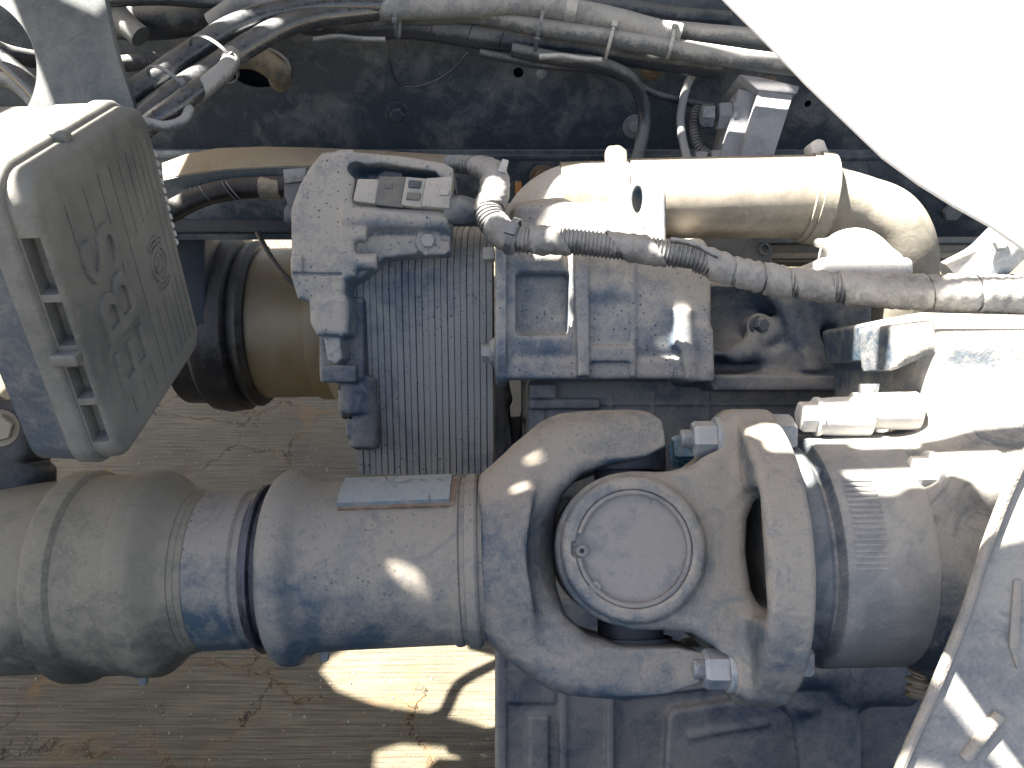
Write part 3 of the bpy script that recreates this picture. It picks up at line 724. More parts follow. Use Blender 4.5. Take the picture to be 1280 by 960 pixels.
# hose, dark rails and clip left of the casting
F = Frame(1.3)
wh = thing('wrapped_coolant_hose', V(280, 245, 1.2), 'dark wrapped hose with a rusty orange band, right of the grey box', 'hose')
pipe('hose', [(190, 280, 1.18), (225, 258, 1.18), (260, 243, 1.19), (300, 236, 1.2), (350, 233, 1.2), (400, 232, 1.2)], .0158, 'black', wh, 24)
lathe('rusty_band', V(326, 235, 1.2), U, [(0, .0163), (.001, .0168), (.028, .0168), (.03, .0163)], 'brown', wh, 24)
for xx in (246, 252, 258, 286, 291): 
    lathe('wrap_seam', V(xx, 246-(xx-246)*.18, 1.188), (V(xx+20, 241, 1.19)-V(xx, 255, 1.19)), [(0, .0161), (.0006, .0164), (.0012, .0161)], 'tie', wh, 24)
F = Frame(1.55)
dr = thing('dark_side_rails', F(300, 290), 'pair of dark horizontal bars under the wrapped hose', 'bars')
for y0, y1, zz, mt in [(256, 272, -20, 'rail_dark'), (276, 292, 10, 'rail_dark')]:
    fbox('bar', F, 170, 400, y0, y1, zz-40, zz, mt, dr, 2)
F = Frame(1.12)
cl = thing('hose_clip', F(362, 270), 'small grey notched plastic clip on the left of the casting', 'clip')
fprism('clip_top', F, [(355, 213), (384, 211), (382, 228), (357, 231)], -20, 6, 'conduit', cl)
fprism('clip_leg', F, [(356, 229), (378, 228), (372, 272), (364, 280), (355, 278), (355, 262), (360, 255), (355, 244)], -20, 2, 'blackhose', cl)

# ============================================================ FINNED OIL COOLER
F = Frame(1.06, (527, 340), math.radians(-12))
oc = thing('finned_oil_cooler', F(527, 660, -80), 'blue-grey oil cooler stack of thin vertical fins behind the drive shaft', 'oil cooler')
x0, x1, nf = 437, 616, 22; step = (x1-x0)/nf
prof = [(286, -120), (290, -75), (300, -42), (316, -17), (336, -4), (356, 0), (606, 0), (612, -90), (300, -90)]
base_me = None
for i in range(nf):
    x = x0+i*step; jz = random.uniform(-.8, .8)
    if i == 0:
        o = prism('fin', [F(x, y, z) for y, z in prof], U*((step-.7)*F.s), 'fin', oc, .0006, 1); base_me = o.data
    else:
        o = bpy.data.objects.new('fin', base_me); COL.objects.link(o); o.parent = oc
        o.location = U*((x-x0+random.uniform(-.3, .3))*F.s) + F.w*(jz*1.3*F.s)
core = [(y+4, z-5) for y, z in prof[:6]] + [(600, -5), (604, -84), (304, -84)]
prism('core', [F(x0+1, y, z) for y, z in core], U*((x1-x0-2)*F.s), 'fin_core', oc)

# ============================================================ CAST BRACKET (left casting)
F = Frame(1.0)
g = G((355, 180, -110), (575, 460, 40), 1.6)
slab = g.poly([(404, 193), (440, 190), (446, 345), (434, 352), (432, 372), (437, 380), (436, 418), (398, 420), (390, 400), (388, 378), (374, 374), (366, 347), (366, 300), (366, 262), (376, 234), (388, 213)], -60, 12, 7)
arm = g.poly([(425, 190), (500, 196), (555, 205), (567, 212), (568, 230), (558, 231), (545, 216), (480, 206), (456, 207), (446, 216), (442, 240), (425, 250)], -60, 8, 4)
lip = g.poly([(425, 240), (452, 246), (500, 262), (562, 262), (563, 290), (430, 292)], -60, -2, 5)
roll = g.cap((432, 273, 4), (556, 276, 0), 15, 12)
arm2 = g.comb(roll, np.abs(g.X-495)-66, 3)
low = g.poly([(430, 285), (562, 285), (562, 314), (520, 316), (478, 321), (468, 330), (450, 345), (430, 348)], -50, -8, 5)
b1 = g.cx(428, 460, 294, 4, 10, 3); b2 = g.cx(428, 472, 327, 0, 10.5, 3)
web = g.box(440, 560, 205, 260, -70, -40, 4)
bb = g.cz(-20, -2, 535, 301, 16, 3)
lug1 = g.box(368, 383, 322, 343, -30, 20, 3)
lug2 = g.poly([(396, 375), (434, 372), (436, 415), (430, 421), (400, 418), (391, 405)], -50, 14, 6)
lug3 = g.poly([(404, 415), (425, 416), (428, 448), (420, 455), (410, 450)], -50, 4, 3)
flg = g.poly([(545, 302), (561, 300), (563, 312), (556, 318), (530, 318)], -30, -2, 3)
D = un(slab, arm, k=8); D = un(D, lip, k=8); D = un(D, arm2, k=8); D = un(D, low, b1, b2, web, bb, lug1, lug2, lug3, flg, k=5)
D = sub(D, g.box(380, 430, 343, 346, 8, 60, 1), g.ell((448, 214, 0), (12, 10, 40)), k=2)
cb = thing('cast_bracket', F(430, 450, -40), 'pale blue speckled cast bracket clamped over the finned cooler', 'casting')
sdf_obj('casting', g, D, F, 'cast', cb)
hexbolt('bolt', F(535, 301, -3), F.w, .0095, .008, 'bolt', cb, 1.35)
# pump parts below the casting
pp = thing('pump_body', F(410, 560, -60), 'dark blue pump body with small black bolts left of the fins', 'pump')
g = G((375, 365, -130), (460, 600, -10), 2)
D = un(g.box(386, 445, 365, 475, -110, -50, 6), g.box(391, 438, 455, 478, -100, -34, 4), g.cy(470, 520, 432, -80, 26, 5), g.cy(505, 565, 440, -80, 20, 4), g.box(428, 458, 535, 568, -110, -66, 5), g.cap((425, 520, -70), (424, 545, -72), 7), k=5)
sdf_obj('body', g, D, F, 'cast_blue', pp)
for (x, y, z) in [(415, 483, -70), (420, 519, -66)]:
    hexbolt('bolt', F(x+6, y, z), -U, .0078, .012, 'black', pp, 1.1)

# ============================================================ ELECTRICAL CONNECTOR
F = Frame(.985)
ec = thing('cable_connector', F(500, 255, 0), 'grey dusty locking plastic connector nested in the casting pocket', 'connector')
fprism('socket_body', F, [(446, 222), (508, 224), (501, 258), (440, 250)], -30, -4, 'cast', ec, 2)
fprism('collar', F, [(474, 220), (512, 221), (504, 260), (468, 256)], -30, 1, 'plastic_blue', ec, 2)
fprism('frame', F, [(508, 222), (533, 224), (527, 260), (502, 257)], -30, 4, 'cast', ec, 1.2)
fprism('latch', F, [(512, 227), (528, 228), (526, 237), (511, 236)], 0, 9, 'fin_core', ec, 1)
fprism('latch_tongue', F, [(510, 242), (527, 243), (525, 252), (508, 251)], 0, 8, 'plastic_blue', ec, 1)
fprism('plug', F, [(533, 224), (566, 222), (562, 262), (527, 259)], -30, 6, 'cast', ec, 1.5)
fprism('plug_rib', F, [(552, 238), (563, 239), (561, 247), (550, 246)], 2, 11, 'cast', ec, 1)
fbox('mark', F, 481, 491, 228, 236, 0, 2.2, 'plastic_blue', ec, .6)
pipe('cable_boot', [(556, 262, 1.0), (578, 262, 1.0), (600, 262, 1.0), (620, 258, 1.0)], [.017, .018, .012, .011], 'cast_blue', ec, 24)
solo(fprism('pocket_cap', Frame(1.03), [(468, 222), (478, 214), (496, 208), (503, 214), (504, 230), (470, 232)], -20, 0, 'cast_blue', None, 3), 'small dark rounded cap poking up behind the connector', 'cap')

# ============================================================ RETARDER HOUSING
F = Frame(1.0)
g = G((605, 225, -220), (915, 490, 30), 2)
body = g.comb(np.sqrt((np.maximum(np.abs(g.Y-380)-40, 0))**2+(np.maximum(np.abs(g.Z+90)-30, 0))**2)-52, np.abs(g.X-760)-132, 8)
flange = g.comb(np.sqrt((np.maximum(np.abs(g.Y-375)-52, 0))**2+(np.maximum(np.abs(g.Z+90)-40, 0))**2)-56, np.abs(g.X-626)-7, 3)
pocket = g.box(645, 712, 338, 418, -46, 30, 8)
rib = g.poly([(716, 300), (735, 300), (737, 470), (722, 470)], -150, 8, 5)
rib2 = g.box(789, 795, 320, 470, -150, -4, 2)
boss = g.cx(736, 790, 360, -18, 17, 3)
ledge = g.box(732, 793, 432, 452, -120, -1, 4)
botl = g.box(622, 870, 448, 474, -120, -10, 6)
lug = g.poly([(862, 405), (884, 404), (893, 412), (895, 470), (893, 477), (864, 477)], -120, -2, 6)
rrib = g.poly([(842, 385), (866, 387), (870, 472), (858, 474), (852, 440), (842, 430)], -120, 0, 5)
topb = g.box(640, 800, 243, 330, -130, -34, 14)
fl2 = g.poly([(784, 235), (798, 216), (828, 218), (836, 240), (837, 330), (780, 335)], -110, -14, 6)
slot = g.ell((800, 247, -10), (7, 17, 30))
neck = g.cap((700, 265, -70), (640, 262, -80), 34, 26)
endc = g.box(818, 880, 320, 400, -150, -24, 18)
D = un(body, flange, k=4); D = sub(D, pocket, k=6)
D = un(D, rib, rib2, boss, ledge, botl, lug, rrib, topb, endc, k=7); D = un(D, fl2, neck, k=8); D = sub(D, slot, k=2)
D = un(D, g.cx(612, 640, 440, -24, 18, 4), g.cx(635, 705, 318, -20, 20, 4), k=5)
rt = thing('retarder_housing', F(750, 475, -90), 'blue-grey ribbed cast housing right of the finned cooler', 'housing')
sdf_obj('casting', g, D, F, 'cast', rt)
hexbolt('bolt', F(613, 440, -24), -U, .0125, .012, 'bolt', rt, 1.2, rot=.2)
fbox('small_lug', F, 603, 618, 306, 322, -40, -12, 'cast', rt, 2)

# ============================================================ SILVER PIPE, clamps and elbows
F = Frame(1.12)
sp = thing('silver_exhaust_pipe', F(900, 300, -40), 'brushed silver cylinder pipe with sunlit upper half, right of centre', 'pipe')
prof = [(700, 46), (782, 47), (786, 49), (1008, 51), (1010, 51)]
flathe('barrel', F, (780, 249, 0), (1005, 246, 0), prof, 'steel', sp)
ec2 = [(1000, 246, 1.12), (1035, 252, 1.12), (1075, 262, 1.12), (1108, 278, 1.12), (1124, 310, 1.13), (1126, 350, 1.15), (1126, 400, 1.17)]
pipe('elbow', ec2, [.050, .0485, .046, .0475, .049, .05, .05], 'elbow', sp, 40, step=.004)
flathe('end_ring', F, (1005, 247, 0), (1040, 251, 0), [(1003, 50), (1004, 54), (1030, 53.5), (1032, 51)], 'elbow', sp)
pc = thing('pipe_clamp', F(1020, 300), 'sunlit band clamp with a folded ear at the right end of the silver pipe', 'clamp')
flathe('band', F, (1018, 248, 0), (1040, 251, 0), [(1012, 53), (1012, 57), (1028, 57), (1028, 53)], 'elbow', pc)
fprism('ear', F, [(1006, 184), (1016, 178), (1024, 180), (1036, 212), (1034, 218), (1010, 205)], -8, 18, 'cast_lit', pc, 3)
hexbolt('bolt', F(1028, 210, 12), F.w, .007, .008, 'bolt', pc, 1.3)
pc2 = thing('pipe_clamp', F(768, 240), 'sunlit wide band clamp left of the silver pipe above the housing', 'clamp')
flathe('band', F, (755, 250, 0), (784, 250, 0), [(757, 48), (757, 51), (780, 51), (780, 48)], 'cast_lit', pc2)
fprism('ear', F, [(752, 200), (756, 192), (770, 191), (779, 198), (780, 240), (756, 242)], 20, 36, 'elbow', pc2, 3)
fprism('loose_tip', F, [(733, 205), (738, 202), (756, 207), (754, 214), (740, 214)], 0, 6, 'elbow', pc2, 1)
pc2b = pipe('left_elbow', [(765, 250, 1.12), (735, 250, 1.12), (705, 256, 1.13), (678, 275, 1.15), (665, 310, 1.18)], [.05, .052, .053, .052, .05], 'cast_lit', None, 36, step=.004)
solo(pc2b, 'sunlit pale elbow pipe curving down left of the band clamp', 'elbow pipe')

# ============================================================ TAPED HARNESS
hp = [(560, 205, 1.05), (590, 207, 1.03), (615, 216, 1.0), (618, 240, .985), (612, 268, .97), (628, 292, .955), (655, 300, .95), (700, 301, .945), (760, 307, .94), (820, 314, .935), (870, 324, .93), (920, 340, .93), (980, 352, .93), (1050, 360, .92), (1120, 364, .91), (1200, 366, .90), (1300, 368, .90)]
hr = [.0125, .013, .0165, .0185, .019, .0185, .0165, .0165, .0165, .0165, .0165, .0175, .018, .0185, .019, .021, .022]
hs = thing('taped_wiring_harness', V(850, 330, .95), 'corrugated wiring conduit wrapped in grey cloth tape, crossing the housing', 'wiring harness')
P = pathpx(hp, 14); s = np.r_[0, np.cumsum(np.linalg.norm(np.diff(P, axis=0), axis=1))]
rr = np.interp(np.linspace(0, len(hr)-1, len(P)), range(len(hr)), hr)
Q, t = resample(P, .0045/8); R = np.interp(t, s, rr)*.93-.0008
R2 = R + .0011*np.clip(1.8*np.sin(2*np.pi*t/.0047), -1, 1)
vs, fs = sweep(Q, R2, 28); mesh_obj('conduit', vs, fs, 'conduit', hs, 50)
# pixel x -> arclength
pxs = []
for p in Q:
    d = Vector(p)-CAM; pxs.append(640+1000*d.dot(U)/d.dot(FW))
pys = []
for p in Q:
    d = Vector(p)-CAM; pys.append(480-1000*d.dot(UP)/d.dot(FW))
pxs = np.array(pxs); pys = np.array(pys)
def at_px(x, y=None):
    k = np.argmin((pxs-x)**2 + ((pys-y)**2 if y is not None else 0)); return t[k]
def tape(s0, s1, slant0=.0, slant1=.0, ph0=0, ph1=0, thick=.0022):
    """tape wrapped tube whose ends are slanted spiral edges"""
    n = 32; m = max(6, int((s1-s0)/.003)); vs = []; T = np.gradient(Q, axis=0); T /= np.linalg.norm(T, axis=1)[:, None]
    for i in range(m+1):
        f = i/m
        for k in range(n):
            a = 2*math.pi*k/n
            sa = s0+slant0*math.cos(a-ph0); sb = s1+slant1*math.cos(a-ph1)
            ss = sa+(sb-sa)*f; ss = min(max(ss, 0), t[-1])
            j = int(np.clip(np.searchsorted(t, ss), 1, len(t)-1))
            c = Vector(Q[j]); d = Vector(T[j]); fw = (-FW-d*(-FW).dot(d)).normalized(); sd = d.cross(fw).normalized()
            r = R[j]+thick + .0006*math.sin(ss*420+a*2) + .0005*math.sin(ss*1340+a*3+1) + .0004*math.sin(ss*90)
            if i in (0, m): r -= .0012
            vs.append(c + (sd*math.sin(a)+fw*math.cos(a))*r)
    fs = [(i*n+k, i*n+(k+1) % n, (i+1)*n+(k+1) % n, (i+1)*n+k) for i in range(m) for k in range(n)]
    return mesh_obj('tape_wrap', vs, fs, 'tape', hs, 60)
q = math.pi/2
tape(at_px(592, 207), at_px(622, 224), .002, .003)
tape(at_px(622, 222), at_px(612, 262), .003, .004, q, q, .0026)
tape(at_px(618, 280), at_px(645, 299), .004, .002, q, q)
tape(at_px(664), at_px(704), .003, .012, q, q, .0026)
tape(at_px(768), at_px(822), .014, .014, q, q, .0024)
tape(at_px(880), at_px(912), .010, .004, q, q, .0026)
tape(at_px(916), at_px(950), .004, .003, q, q)
tape(at_px(953), at_px(984), .003, .007, q, q, .0026)
tape(at_px(992), at_px(1038), .007, .006, q, q)
tape(at_px(1050), at_px(1160), .006, .004, q, q, .003)
tape(at_px(1162), at_px(1216), .004, .003, q, q, .0024)
tape(at_px(1218), at_px(1275), .003, .003, q, q, .003)
pipe('split_seam', [(838, 300, .913), (860, 303, .912), (880, 311, .911), (898, 320, .912)], .0035, 'conduit', hs, 10)
prism('tape_flap', [V(845, 334, .91), V(866, 337, .905), (V(862, 345, .90)), V(850, 340, .905)], Vector((0, .001, 0)), 'elbow', hs)
cable_tie(None, 641, 296, .955, .0215, 'tie', 'grey cable tie upright round the taped harness', 100, 0, dirv=(V(660, 300, .95)-V(625, 290, .955)), w=.008)
solo(prism('cable_tie_tail', [V(622, 214, .975), V(628, 198, .975), V(636, 200, .975), V(632, 216, .975)], FW*.006, 'tie_lit', None, .001), 'pale cut cable tie stub standing up at the harness bend', 'cable tie')

# ============================================================ GEARBOX CASE behind the yoke
F = Frame(1.0)
gb = thing('gearbox_case', F(950, 900, -100), 'large blue-grey gearbox casting with sunlit right side', 'gearbox')
g = G((655, 335, -260), (1120, 640, -10), 2.5)
upper = g.box(855, 1120, 345, 482, -240, -58, 14)
c1 = g.ell((930, 392, -50), (62, 46, 60)); c2 = g.ell((978, 402, -50), (36, 34, 70)); c3 = g.ell((925, 456, -55), (52, 13, 40)); c4 = g.ell((1060, 425, -50), (18, 26, 40))
c5 = g.box(1020, 1050, 430, 460, -70, -30, 4)
D = sub(upper, c1, c2, c3, c4, k=10)
D = un(D, g.cap((1000, 360, -60), (1040, 450, -66), 16, 22), g.cap((940, 440, -70), (1010, 400, -85), 12, 18), g.cz(-110, -70, 972, 402, 17, 4), g.box(1022, 1040, 440, 462, -70, -40, 3), k=12)
shelf = g.poly([(888, 468), (1110, 470), (1110, 488), (900, 488)], -220, -26, 3)
panel = g.box(662, 1120, 474, 640, -240, -96, 8)
D = un(D, shelf, panel, k=5)
for x in (680, 772, 830, 905): D = un(D, g.box(x, x+5, 492, 640, -120, -92, 2), k=4)
D = un(D, g.box(664, 760, 500, 514, -120, -86, 4), g.box(664, 700, 480, 500, -110, -78, 4), g.box(662, 1120, 505, 509, -110, -92, 2), k=4)
sdf_obj('upper_casting', g, D, F, 'cast_blue', gb)
hexbolt('plug', F(970, 402, -72), F.w+U*.4, .010, .012, 'rail', gb, 1.4)
F8 = Frame(.8)
# lower case
g = G((612, 770, -220), (1270, 1120, -30), 2.8)
low = un(g.box(1080, 1265, 790, 1140, -210, -110, 8), g.box(618, 1104, 775, 1140, -200, -92, 6))
pts = [
    g.box(618, 632, 770, 1140, -120, -84, 3), g.box(704, 716, 850, 1140, -120, -82, 4), g.box(768, 778, 850, 1140, -120, -78, 3),
    g.box(634, 700, 862, 915, -120, -86, 5), g.box(662, 690, 930, 1140, -120, -82, 4), g.box(716, 768, 862, 1140, -120, -88, 5),
    g.poly([(850, 930), (858, 918), (1000, 898), (1110, 890), (1110, 1130), (838, 1130)], -120, -74, 5),
    g.cap((790, 905, -90), (1000, 880, -88), 4), g.cap((880, 952, -74), (980, 935, -74), 4),
    g.poly([(995, 900), (1010, 880), (1075, 868), (1100, 900), (1100, 1130), (1040, 1130), (1015, 930)], -120, -60, 8),
]
D = un(low, *pts, k=6)
D = un(D, g.cx(1012, 1078, 856, -62, 27, 6), g.ell((1030, 905, -70), (20, 16, 22)), g.cx(1060, 1180, 868, -90, 48, 10), g.cap((1085, 860, -70), (1110, 905, -80), 12), k=10)
sdf_obj('lower_casting', g, D, F, 'cast_blue', gb)
# right bulk in the 0.8 frame
g = G((1060, 380, -280), (1480, 1010, 170), 4)
D = g.box(1150, 1490, 470, 860, -260, 60, 40)
D = un(D, g.cx(1085, 1230, 682.5, 0, lambda x: 141.5+np.clip(x-1110, 0, 200)*.22, 1), k=30)
D = un(D, g.box(1140, 1490, 412, 560, -260, 40, 24), k=18)
D = un(D, g.poly([(1118, 398), (1165, 388), (1490, 396), (1490, 450), (1124, 450)], -240, -20, 8), k=10)
D = un(D, g.cz(40, 120, 1178, 712, 26, 6), g.cap((1130, 600, 110), (1300, 590, 120), 24), k=14)
D = un(D, g.poly([(1095, 408), (1150, 402), (1155, 440), (1100, 465)], -60, 40, 10), k=5)
sdf_obj('rear_casting', g, D, F8, 'case', gb)
# dome on the sunlit shoulder
g = G((1010, 262, -120), (1160, 360, 30), 2)
D = un(g.ell((1083, 312, -40), (42, 34, 40)), g.box(1020, 1140, 322, 360, -100, 10, 10), g.cap((1030, 300, -20), (1060, 300, -30), 6), g.cap((1110, 306, -20), (1128, 318, -16), 5), k=12)
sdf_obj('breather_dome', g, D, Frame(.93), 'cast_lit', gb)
# output drum
flathe('seal_carrier', F8, (958, 687, 0), (1150, 681, 0), [(950, 110), (958, 131), (962, 134), (986, 136), (990, 134), (992, 120)], 'rail', gb, 128)
drum = [(984, 100), (986, 128), (996, 128), (998, 131), (1002, 140), (1006, 142), (1100, 142.5), (1101, 120)]
flathe('output_drum', F8, (958, 687, 0), (1150, 681, 0), drum, 'case', gb, 128)
bx = []
for k in range(17):
    a = math.radians(96-k*2.5); cx, cy, cz = 1024, 683-142.4*math.cos(math.radians(90-(6+k*2.6)))*0, 0
    ang = math.radians(2+k*2.5)      # angle above the viewer-facing direction
    yy, zz = 683-math.sin(ang)*143.2, math.cos(ang)*143.2
    bx.append(([F8(1008, yy-1.4, zz-1.0), F8(1044, yy-1.4, zz-1.0), F8(1044, yy+1.4, zz-.4), F8(1008, yy+1.4, zz-.4)], F8.w*(.5*F8.s), .0002))
tag(join_boxes('knurled_marks', bx, 'case', gb), None, None, None, None)
# bolts on sunlit flange
for (x, y, z, r, L) in [(1000, 520, 20, .0155, .02), (1047, 513, 20, .0145, .03), (1100, 582, 95, .017, .03)]:
    hexbolt('bolt', F8(x+14, y, z), -U, r, .018, 'cast_lit', gb, 1.25, rot=.4)
    lathe('boss', F8(x+12, y, z), U, [(0, r*1.15), (L, r*1.25), (L+.03, r*1.3)], 'cast_lit', gb, 32)
# boss with pipe stub top right
rs = thing('sunlit_bracket_stub', V(1245, 320, .9), 'sunlit pale bracket with a small bolt at the right edge', 'bracket')
pipe('arm', [(1190, 352, .93), (1230, 330, .92), (1262, 300, .91), (1310, 260, .9)], .026, 'cast_lit', rs, 24)
hexbolt('bolt', V(1248, 304, .885), -FW, .008, .008, 'bolt', rs, 1.3)

# ============================================================ GUARD PLATE lower right
F = Frame(.62)
gp = thing('guard_plate', F(1200, 900), 'blue-grey steel guard plate with dappled sun, lower right corner', 'guard plate')
pts = [(1085, 1080), (1124, 960), (1156, 880), (1198, 770), (1222, 690), (1246, 620), (1268, 570), (1290, 540), (1500, 540), (1500, 1080)]
prism('plate', [F(x, y, (x-1100)*.12) for x, y in pts], -F.w*(10*F.s), 'case', gp, .002)
edge = catmull([tuple(F(x-2, y, 2+(x-1100)*.12)) for x, y in pts[:8]], 8)
vs, fs = sweep(edge, np.full(len(edge), .0042), 10); mesh_obj('rolled_edge', vs, fs, 'yoke2', gp)
pipe('pressed_rib', [(1206, 948, .612), (1228, 920, .610), (1250, 893, .608)], .005, 'yoke2', gp, 12)
prism('raised_strip', [F(x, y, 18) for x, y in ((1248, 800), (1254, 720), (1264, 720), (1258, 830))], F.w*.003, 'yoke2', gp, .001)
pipe('spring', [(1158, 820, .80), (1150, 845, .80), (1148, 870, .80)], .010, 'brown', gp, 16, ridge=.003, pitch=.008)
# lower ground side dark clutter at the gap left of gearbox
F = Frame(1.5)
gc = thing('rear_gear_linkage', F(650, 560, -20), 'black linkage parts in the dark gap between cooler and gearbox', 'linkage')
g = G((600, 440, -90), (740, 700, 20), 2.5)
D = un(g.box(604, 634, 445, 700, -80, -10, 5), g.cap((625, 470, -20), (632, 500, -20), 9), g.cap((630, 515, -20), (634, 560, -20), 8), g.box(652, 735, 445, 700, -80, -10, 6), g.box(600, 735, 522, 700, -70, -30, 5), g.cap((668, 470, -10), (662, 520, -10), 10), g.ell((646, 452, -20), (20, 9, 14)), k=5)
sdf_obj('linkage', g, D, F, 'black', gc)

# ============================================================ DRIVE SHAFT
F = F8
ds = thing('drive_shaft', V(400, 815, .8), 'dusty blue-grey drive shaft with stepped collars and a forked yoke', 'drive shaft')
A, B = (100, 718, 0), (785, 692, 0)
flathe('slip_tube', F, A, B, [(-180, 116), (93, 117), (94.5, 119), (98, 125), (101, 128), (104, 129), (122, 129), (126, 128), (129, 125), (131, 122.5), (134, 122), (186, 121.5), (187, 122), (187.8, 124.6), (189, 125.2), (211, 125), (215, 123.5), (222, 118), (230, 110), (237, 103.5), (242, 101), (249, 100), (250, 98.5), (256, 98), (257, 97), (262, 97), (264, 96.5)], 'shaft_tan', ds, 160, 24)
flathe('sleeve', F, A, B, [(264, 96), (266, 97.5), (316, 97), (320, 94), (331, 94)], 'shaft', ds, 128)
flathe('seal_ring', F, A, B, [(320, 92), (331, 95), (333, 101), (336, 103), (340, 103), (342, 96), (348, 96), (349, 100)], 'seal', ds, 128)
flathe('main_tube', F, A, B, [(349, 96), (349.5, 104), (351, 108), (355, 114), (360, 117.5), (364, 119), (374, 119), (379, 117.5), (386, 112), (392, 107), (397, 104.5), (403, 103.5), (430, 102.5), (560, 101), (570, 101)], 'shaft', ds, 160, 24)
flathe('weld_bead', F, A, B, [(566, 100), (569, 101.5), (571, 103.5), (575, 104), (579, 103), (581, 100)], 'shaft', ds, 128)
# balance weight plate wrapped on the tube
def onshaft(x, ang, r):
    k = (x-100)/(785-100); y = 718+(692-718)*k
    return F(x, y-math.sin(ang)*r, math.cos(ang)*r)
def curved_plate(name, x0, x1, a0, a1, r0, r1, mat, skew=0):
    vs = []; n = 10; m = 6
    for i in range(m+1):
        for k in range(n+1):
            x = x0+(x1-x0)*i/m; a = math.radians(a0+(a1-a0)*k/n+skew*i/m)
            for r in (r0, r1): vs.append(onshaft(x, a, r))
    fs = []
    def I(i, k, q): return (i*(n+1)+k)*2+q
    for i in range(m):
        for k in range(n):
            fs.append((I(i, k, 1), I(i, k+1, 1), I(i+1, k+1, 1), I(i+1, k, 1))); fs.append((I(i, k, 0), I(i+1, k, 0), I(i+1, k+1, 0), I(i, k+1, 0)))
    for i in range(m):
        for k in (0, n): fs.append((I(i, k, 0), I(i+1, k, 0), I(i+1, k, 1), I(i, k, 1)))
    for k in range(n):
        for i in (0, m): fs.append((I(i, k, 0), I(i, k+1, 0), I(i, k+1, 1), I(i, k, 1)))
    return mesh_obj(name, vs, fs, mat, ds, 40)
curved_plate('balance_weight', 436, 567, 51, 80, 103, 112, 'badge')
curved_plate('balance_weight', 437, 573, 49, 81, 100, 106, 'bolt_rust')
# yoke fork (rotated frame so that the cross faces the viewer)
JD = (785, 691)
RY = Frame(.8, JD, math.radians(12))
g = G((575, 500, -120), (880, 885, 120), 2.2)
J = 691
barrel = g.cx(604, 665, J+3, 0, lambda x: 100+np.clip(x-590, 0, 100)*.25, 8)
Cp = [(604, 96), (614, 108), (640, 136), (668, 162), (700, 177), (735, 182), (785, 182), (812, 176), (825, 160), (826, 126), (800, 112), (755, 104), (722, 92), (702, 70), (694, 38), (692, 0),
      (694, -40), (704, -72), (725, -92), (765, -104), (830, -106), (858, -112), (866, -126), (852, -146), (820, -160), (760, -168), (705, -164), (665, -150), (635, -126), (612, -102), (604, -94)]
Cpoly = [(x, J-a) for x, a in Cp]
fork = g.poly(Cpoly, -76, 76, 20)
wid = np.interp(g.X.ravel(), [575, 610, 650, 700, 760, 870], [96, 98, 92, 80, 70, 60])[:, None, None]
fork = np.maximum(fork, np.abs(g.Z)-wid)
D = un(fork, barrel, k=24)
# rounded shoulders : trim with a big ellipsoid shell round the axis
gx = g.X.ravel(); tc_ = lambda xs, vs: np.interp(gx, xs, vs)[:, None, None]
trim = np.sqrt((g.Y-J)**2*tc_([604, 625, 680], [1, .85, .62])+g.Z**2*tc_([604, 630, 680], [1, 1.1, 1.25]))-tc_([600, 612, 640, 700, 800, 870], [103, 108, 124, 141, 146, 140])
D = -un(-D, -trim, k=14)
# scooped crotch, wider at the viewer side
D = sub(D, g.cap((735, J, 95), (860, J, 110), 74), g.cap((735, J, -95), (860, J, -110), 74), k=26)
sdf_obj('fork_yoke', g, D, RY, 'yoke', ds)
flathe('machined_ring', F, A, B, [(580, 99), (581, 101.5), (586, 102), (587, 105.5), (598, 106.5), (601, 104), (602, 100), (612, 99)], 'shaft', ds, 128)
# cross spider
g = G((700, 570, -100), (870, 810, 100), 2.5)
D = un(g.ball((785, J, 0), 52), g.cy(J-128, J+128, 785, 0, 40, 4), g.cz(-95, 60, 785, J, 42, 4), k=12)
sdf_obj('cross_spider', g, D, RY, 'rail_dark', ds)
for sgn in (-1, 1): lathe('bearing_cup', RY(785, J+sgn*100, 0), RY.v*(-sgn), [(0, .040), (.004, .041), (.03, .041), (.031, .03)], 'rail_dark', ds, 40)
for x, yy in [(176, 842), (402, 812)]:
    f = thing  # small grease tabs under the shaft
    D0 = Frame(.8)
    bm = bmesh.new()
    prism_bm(bm, [D0(x-18, yy-8, 10), D0(x+16, yy-8, 10), D0(x+12, yy+2, 10), D0(x-16, yy+1, 10)], -F.w*(14*F.s), .001)
    prism_bm(bm, [D0(x-2, yy, 8), D0(x+11, yy, 8), D0(x+9, yy+13, 8), D0(x+1, yy+13, 8)], -F.w*(10*F.s), .001)
    bm_obj('grease_fitting', bm, 'plate', ds)

# ============================================================ FLANGE YOKE
fy = thing('flange_yoke', V(930, 870, .8), 'round-capped flange yoke bolted to the gearbox drum', 'flange yoke')
g = G((685, 495, -190), (985, 885, 190), 2.4)
W = [(778, 85), (800, 90), (832, 96), (858, 104), (876, 122), (890, 150), (905, 166), (944, 166), (944, 88), (926, 62), (915, 38), (911, 0), (915, -42), (928, -68), (944, -90), (944, -160), (902, -158), (884, -128), (868, -104), (846, -90), (800, -84), (778, -80)]
webp = g.poly([(x, J-a) for x, a in W], 30, 84, 14, zabs=True)
Z_ = np.abs(g.Z)
boss = g.comb(np.sqrt((g.X-778)**2+(g.Y-(J-5))**2)-82, np.abs(Z_-68)-32, 9)
boss2 = g.comb(np.sqrt((g.X-778)**2+(g.Y-(J-5))**2)-88, np.abs(Z_-60)-26, 10)
disc = g.cx(904, 955, J, 0, 179, 9)
D = un(webp, un(boss, boss2, k=5), k=16); D = un(D, disc, k=20)
rec = g.box(870, 941, J-70, J+70, -158, 158, 18)
ear_keep = un(webp, boss, k=10)
